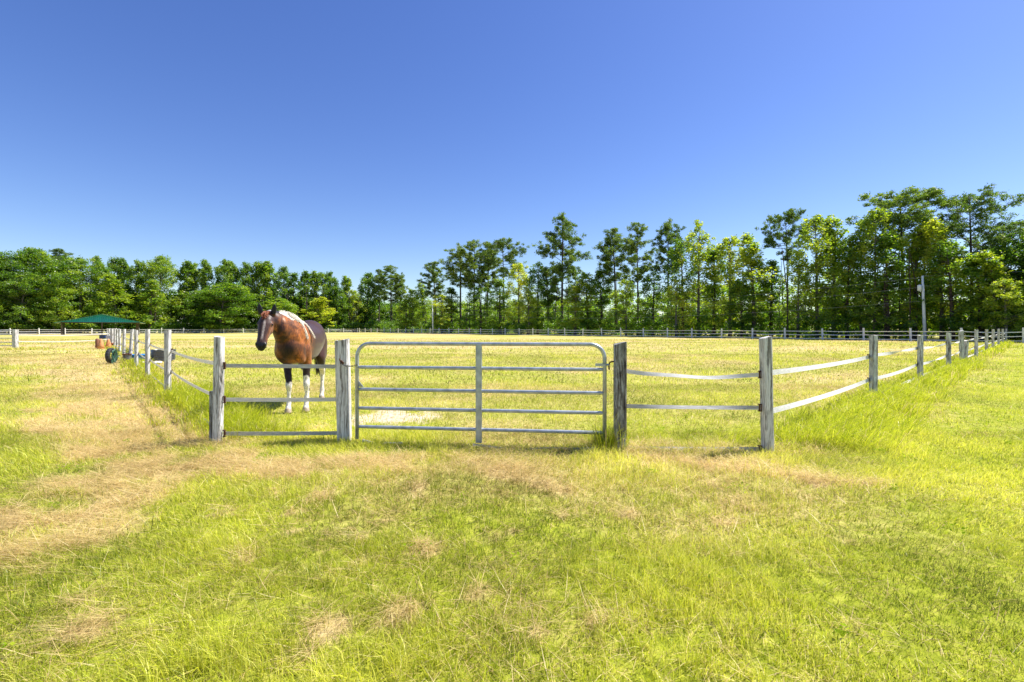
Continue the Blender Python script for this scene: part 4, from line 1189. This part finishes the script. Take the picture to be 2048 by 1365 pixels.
# trunk
chain([(.17, -.045, 1.06, .12, .185, .20), (.04, -.04, 1.08, .16, .235, .29), (-.18, -.02, 1.13, .18, .245, .355), (-.45, 0, 1.10, .2, .28, .33),
       (-.75, 0, 1.10, .2, .305, .32), (-1.0, 0, 1.13, .2, .30, .31), (-1.22, 0, 1.18, .2, .29, .32), (-1.42, 0, 1.17, .18, .26, .30), (-1.56, 0, 1.13, .14, .2, .23)], 100)
chain([(-.12, 0, 1.20, .16, .20, .27), (.04, -.03, 1.22, .17, .215, .25), (.15, -.08, 1.27, .15, .17, .24), (.25, -.15, 1.36, .13, .13, .20)], 30)
ell((.15, -.05, 1.19), (.12, .20, .20)); ell((.17, -.13, 1.26), (.115, .13, .20)); ell((.0, .02, 1.26), (.16, .17, .20))
# shoulders and breast
for s in (-1, 1):
    ell((.07, s * .125 - .035, 1.00), (.15, .115, .21)); ell((-.10, s * .15 - .02, 1.12), (.20, .10, .28))
    ell((-1.36, s * .16, 1.05), (.25, .14, .30))
# neck
chain([(-.16, 0, 1.30, .16, .11, .22), (.02, -.03, 1.24, .17, .185, .27), (.14, -.09, 1.34, .14, .135, .22), (.25, -.18, 1.43, .125, .102, .18), (.33, -.28, 1.50, .11, .096, .15), (.37, -.335, 1.535, .10, .088, .115)], 60)
# head: axis from poll to muzzle
poll = Vector((.40, -.340, 1.560)); muz = Vector((.615, -.375, 1.090))
hx = (muz - poll).normalized(); hs = Vector((0, 1, 0)) + Vector((.0, 0, 0)); hs = (hs - hx * hs.dot(hx)).normalized(); hn = hs.cross(hx).normalized()
if hn.x < 0: hn = -hn
HROT = Matrix((hx, hs, hn)).transposed()
HL = (muz - poll).length
def hp(a, b, c): return poll + hx * (a * HL) + hs * b + hn * c
def hell(a, b, c, ra, rb, rc): ell(hp(a, b * 1.14, c), (ra, rb * 1.16, rc * 1.05), HROT)
hk = [(.02, 0, -.02, .07, .075, .075), (.15, 0, .0, .08, .092, .088), (.30, 0, .01, .08, .092, .085), (.48, 0, .012, .07, .080, .072), (.66, 0, .008, .06, .067, .062), (.84, 0, .0, .055, .066, .058), (.97, 0, -.004, .045, .068, .052)]
hk = np.array(hk)
for x in np.linspace(0, len(hk) - 1, 28):
    i = min(int(x), len(hk) - 2); t = x - i; k = hk[i] * (1 - t) + hk[i + 1] * t; hell(*k)
for s in (-1, 1):
    hell(.30, s * .048, -.075, .12, .040, .085)      # cheek
    hell(.50, s * .035, -.055, .10, .030, .055)
    hell(.27, s * .080, .038, .036, .020, .022)      # brow
    hell(.93, s * .050, .022, .035, .024, .026)      # nostril rim
hell(1.04, 0, -.030, .030, .046, .030)               # lips
hell(1.00, 0, -.055, .045, .034, .026)               # chin
# ears
for s in (-1, 1):
    for k in range(12):
        t = k / 11; w = .043 * math.sin(math.pi * (.25 + .70 * t)) + .004
        c = poll + Vector((.0, 0, 0)) + hs * (s * (.090 + .026 * t)) + Vector((.02 + .01 * t, 0, .035 + .165 * t)) ; ell(c, (.018 * (1.1 - t * .6), w, .022))
# legs
def fore(s, du, wk=0.):
    v = s * .128
    chain([(-.06, s * .17, .98, .14, .095, .16), (-.07 + du * .2, s * .155, .83, .10, .075, .10), (-.02 + du * .6, s * .14, .66, .066, .058, .08), (.0 + du, v, .52, .048, .045, .06), (.015 + du, v, .44, .050, .047, .05),
           (.0 + du, v, .36, .034, .033, .05), (-.005 + du, v, .26, .031, .028, .05), (.0 + du, v, .17, .042, .038, .035), (.03 + du, v, .11, .035, .033, .03), (.05 + du, v, .065, .045, .045, .03)], 46)
fore(-1, .045); fore(1, -.03)
def hind(s, du):
    v = s * .125
    chain([(-1.34, s * .16, 1.02, .24, .13, .2), (-1.18 + du * .3, s * .17, .86, .15, .10, .13), (-1.28 + du, s * .155, .70, .095, .07, .10), (-1.42 + du, s * .14, .57, .06, .048, .07), (-1.475 + du, v, .49, .058, .042, .05),
           (-1.465 + du, v, .40, .042, .034, .05), (-1.45 + du, v, .27, .035, .030, .05), (-1.44 + du, v, .17, .045, .04, .035), (-1.41 + du, v, .11, .036, .034, .03), (-1.39 + du, v, .065, .045, .045, .03)], 46)
hind(-1, .10); hind(1, 0)
tmp = bpy.data.meshes.new('tmp'); tmp.from_pydata(hm.v, [], hm.f); to_ = bpy.data.objects.new('tmp', tmp); COL.objects.link(to_)
rm = to_.modifiers.new('r', 'REMESH'); rm.mode = 'VOXEL'; rm.voxel_size = .0105; rm.use_smooth_shade = True
sm = to_.modifiers.new('s', 'SMOOTH'); sm.factor = .5; sm.iterations = 12
dg = bpy.context.evaluated_depsgraph_get(); hme = bpy.data.meshes.new_from_object(to_.evaluated_get(dg)); hme.name = 'horse'
bpy.data.objects.remove(to_)
nv = len(hme.vertices); co = np.zeros(nv * 3); hme.vertices.foreach_get('co', co); co = co.reshape(-1, 3)
U, Vv, W = co[:, 0], co[:, 1], co[:, 2]
def n3(a, b, s, sd): return fbm(a * s, b * s, sd, 4)
nz1 = n3(U + Vv * .7, W, 5, 101); nz2 = n3(U * .8 - Vv, W, 14, 102)
dark = np.array([.018, .008, .006]); seal = np.array([.046, .016, .010]); bay = np.array([.46, .14, .020]); white = np.array([.72, .66, .58]); blk = np.array([.010, .009, .010])
col = np.tile(seal, (nv, 1))
def mixc(c, t): 
    global col
    col = col * (1 - t[:, None]) + np.array(c) * t[:, None]
headm = np.clip(1 - np.linalg.norm((co - np.array(hp(.55, 0, -.02))) / np.array([.33, .2, .38]), axis=1), 0, 1) > 0
# warm bay on neck, shoulder and breast; dark between
wb = sstep(-.42, -.12, U) * sstep(.70, .82, W) * (1 - sstep(1.50, 1.62, W))
mixc(bay, wb * np.clip(.22 + .50 * sstep(-.16, .14, Vv) + (nz2 - .5) * 1.3 + (nz1 - .5) * .9, 0, .92))
blob = np.exp(-((Vv + .03) / .12) ** 2 - ((W - 1.04) / .13) ** 2) * (U > 0) + .8 * np.exp(-((Vv - .20) / .06) ** 2 - ((W - .98) / .12) ** 2 - ((U + .02) / .1) ** 2)
mixc(dark, wb * np.clip(blob * (.7 + nz2 * .6), 0, .92))
mixc(dark, wb * sstep(.56, .72, n3(U * 1.4 + Vv, W * .8, 5.5, 107) * .75 + nz2 * .27) * .75)
mixc(dark, (1 - sstep(.70, .86, W)) * .95)
# white stockings
lf_ = (Vv > 0) & (U > -.7); rf_ = (Vv <= 0) & (U > -.7); lh = (Vv > 0) & (U <= -.7)
ragged = (nz2 - .5) * .10
for m_, zc in ((rf_, .47), (lf_, .56), (lh, .66), ((Vv <= 0) & (U <= -.7), .60)):
    mixc(white, np.where(m_, 1 - sstep(zc - .02, zc + .02, W + ragged + np.where(lf_, (U - .0) * -.9, 0)), 0))
# white saddle over crest of neck, dripping down the near side
topl = np.interp(U, [-.2, .02, .14, .25, .33, .40], [1.50, 1.52, 1.58, 1.63, 1.66, 1.66])
depth = np.interp(U, [-.22, -.05, .08, .17, .26, .34, .38], [.0, .04, .07, .12, .09, .04, .0])
mixc(white, (1 - sstep(.85, 1.15, (topl - W + (nz2 - .5) * .08) / np.maximum(depth, .004))) * (U > -.22) * (U < .39) * (W > 1.2) * (~(headm & (U > .36))))
# thin white streaks on barrel and flank
def streak(pts, wd, amt=1.):
    best = np.full(nv, 9.)
    for a, b in zip(pts[:-1], pts[1:]):
        a = np.array(a); b = np.array(b); d = b - a; t = np.clip(((co - a) @ d) / (d @ d), 0, 1); best = np.minimum(best, np.linalg.norm(co - a - t[:, None] * d, axis=1))
    mixc(white, (1 - sstep(wd * .6, wd * 1.2, best + (nz2 - .5) * .02)) * amt)
streak([(-.12, .27, .80), (-.02, .28, .90), (0, .29, .97)], .020)
# head colouring
t_h = np.array(hx); th = (co - np.array(poll)) @ t_h / HL; sh = (co - np.array(poll)) @ np.array(hs); nh = (co - np.array(poll)) @ np.array(hn)
hd = (np.abs(sh) < .15) & (nh > -.17) & (nh < .2) & (th > .0) & (th < 1.3) & (U > .36)
hf = hd.astype(float)
mixc((.055, .026, .022), hf)
mixc((.30, .11, .04), hf * sstep(.045, .09, sh) * sstep(.12, .3, th) * (1 - sstep(.75, .9, th)) * (1 - sstep(.03, .07, nh)) * .8)
mixc((.48, .40, .36), hf * (1 - sstep(.008, .024, np.abs(sh - .008 + (nz2 - .5) * .02))) * sstep(.15, .3, th) * (1 - sstep(.7, .85, th)) * (nh > 0) * .7)
mixc(blk, hf * sstep(.84, .92, th))
mixc((.30, .24, .22), hf * sstep(1.03, 1.06, th) * (nh < -.04) * .8)
ear = (W > 1.60) & (np.abs(sh) > .035) & (th < .1)
mixc(blk, ear.astype(float))
ca = hme.attributes.new('coat', 'FLOAT_COLOR', 'POINT'); ca.data.foreach_set('color', np.concatenate([col, np.ones((nv, 1))], 1).astype(np.float32).ravel())
m, nt, n_, l_n, b = newmat('horse_coat'); a_ = N(n_, 'Attribute'); a_.attribute_name = 'coat'
tc = N(n_, 'TexCoord'); no = N(n_, 'TexNoise'); no.inputs['Scale'].default_value = 90; mp = N(n_, 'Mapping'); mp.inputs['Scale'].default_value = (1, 1, .25); l_n.new(tc.outputs['Object'], mp.inputs[0]); l_n.new(mp.outputs[0], no.inputs['Vector'])
mr = N(n_, 'MapRange'); mr.inputs['From Min'].default_value = .3; mr.inputs['From Max'].default_value = .7; mr.inputs['To Min'].default_value = .45; mr.inputs['To Max'].default_value = 1.5; l_n.new(no.outputs[0], mr.inputs['Value'])
mxx = N(n_, 'Mix', data_type='RGBA', blend_type='MULTIPLY'); mxx.inputs['Factor'].default_value = 1; l_n.new(a_.outputs['Color'], mxx.inputs[6]); l_n.new(mr.outputs[0], mxx.inputs[7])
l_n.new(mxx.outputs[2], b.inputs['Base Color']); b.inputs['Specular IOR Level'].default_value = .28; b.inputs['Roughness'].default_value = .45; b.inputs['Sheen Weight'].default_value = .12
bp = N(n_, 'Bump'); bp.inputs['Strength'].default_value = .15; bp.inputs['Distance'].default_value = .003; l_n.new(no.outputs[0], bp.inputs['Height']); l_n.new(bp.outputs[0], b.inputs['Normal'])
def bend(u, v, w):
    """carry the trunk a little to the off side and lift the topline"""
    k = 1 - sstep(.22, .40, u)
    return u, v - .05 * sstep(.72, 1.0, w) * k + .018 * (1 - sstep(.45, .7, w)), w + (.032 + .012 * sstep(-.3, .1, u)) * sstep(.9, 1.35, w) * k
co2 = np.stack(bend(U, Vv, W), 1); hme.vertices.foreach_set('co', co2.ravel()); hme.update()
hme.materials.clear(); hme.materials.append(m)
horse = bpy.data.objects.new('horse', hme); COL.objects.link(horse)
tag(horse, 'brown and white pinto horse standing behind the short fence panel looking at the camera', 'horse')
horse.matrix_world = Matrix.Translation(HO) @ Matrix((f_, l_, Vector((0, 0, 1)))).transposed().to_4x4()
def hpart(mb, name, mat, smooth=True): return mb.build(name, mat, horse, smooth)
hoofm = plain('pale_hoof', (.45, .36, .28), .5, 0, .2, 20)
for (u, v) in ((.10, -.128), (.025, .128), (-1.29, -.125), (-1.39, .125)):
    mb = MB(); mb.lathe([(.062, 0), (.060, .012), (.048, .062), (.040, .075)], 16, (u, v + .018, 0)); hpart(mb, 'hoof', hoofm)
eyem = plain('dark_eye', (.008, .006, .006), .08, 0, .1, 5)
for s in (-1, 1):
    mb = MB(); mb.add([tuple(Vector(p) * .021 + hp(.29, s * .098, .032)) for p in ICO_V], ICO_F); hpart(mb, 'eye', eyem)
    mb = MB(); mb.add([tuple(Vector((p[0] * .012, p[1] * .010, p[2] * .018)) + hp(.94, s * .062, .048)) for p in ICO_V], ICO_F); hpart(mb, 'nostril', eyem)
def strands(name, roots, ends, mat, n, rad=.0035, spread=.015, sag=.03, seed=1, curl=0.):
    rr = random.Random(seed); mb = MB()
    for k in range(n):
        t = rr.random(); i = min(int(t * (len(roots) - 1)), len(roots) - 2); q = t * (len(roots) - 1) - i
        a = Vector(roots[i]).lerp(Vector(roots[i + 1]), q); b = Vector(ends[i]).lerp(Vector(ends[i + 1]), q)
        a += Vector([rr.gauss(0, spread * .4) for _ in range(3)]); b += Vector([rr.gauss(0, spread) for _ in range(3)])
        pts = []
        for j in range(7):
            s = j / 6; p = a.lerp(b, s); p += Vector((0, 0, sag * math.sin(math.pi * s)))
            if curl: p += Vector((math.sin(s * 9 + k), math.cos(s * 8 + k * 2), 0)) * curl
            pts.append(Vector([float(q_) for q_ in bend(*[np.array(c_) for c_ in p])]))
        mb.tube(pts, [rad, rad, rad, rad, rad * .8, rad * .6, rad * .25], 4, False)
    return hpart(mb, name, mat)
manew = plain('white_mane_hair', (.78, .72, .60), .5, 0, .15, 40); maner = plain('chestnut_forelock_hair', (.33, .09, .03), .5, 0, .3, 40); tailm = plain('dark_tail_hair', (.02, .013, .012), .5, 0, .3, 40)
# mane over the near side of the neck
strands('mane', [(.22, -.16, 1.61), (.10, -.07, 1.59), (-.03, -.03, 1.535), (-.15, 0, 1.50)], [(.20, -.06, 1.50), (.10, .06, 1.46), (-.02, .13, 1.40), (-.13, .12, 1.40)], manew, 420, .003, .02, .02, 2)
strands('mane', [(.06, .0, 1.57), (.0, .02, 1.55)], [(.03, .225, 1.16), (.01, .225, 1.20)], manew, 60, .0026, .009, .07, 3)
strands('mane', [(-.12, .02, 1.50), (-.17, .03, 1.49)], [(-.22, .285, 1.17), (-.25, .285, 1.20)], manew, 44, .0026, .008, .07, 4)
strands('forelock', [hp(-.04, -.032, .03), hp(-.07, 0, .04), hp(-.04, .032, .03)], [hp(.10, -.035, .115), hp(.16, -.005, .12), hp(.10, .03, .115)], maner, 140, .0038, .014, .05, 5, .010)
strands('tail', [(-1.68, 0, 1.28), (-1.69, .03, 1.26)], [(-1.74, .0, .45), (-1.78, .10, .55)], tailm, 160, .006, .035, .0, 6)

print('trees', tree_n, 'objects', len(bpy.data.objects))
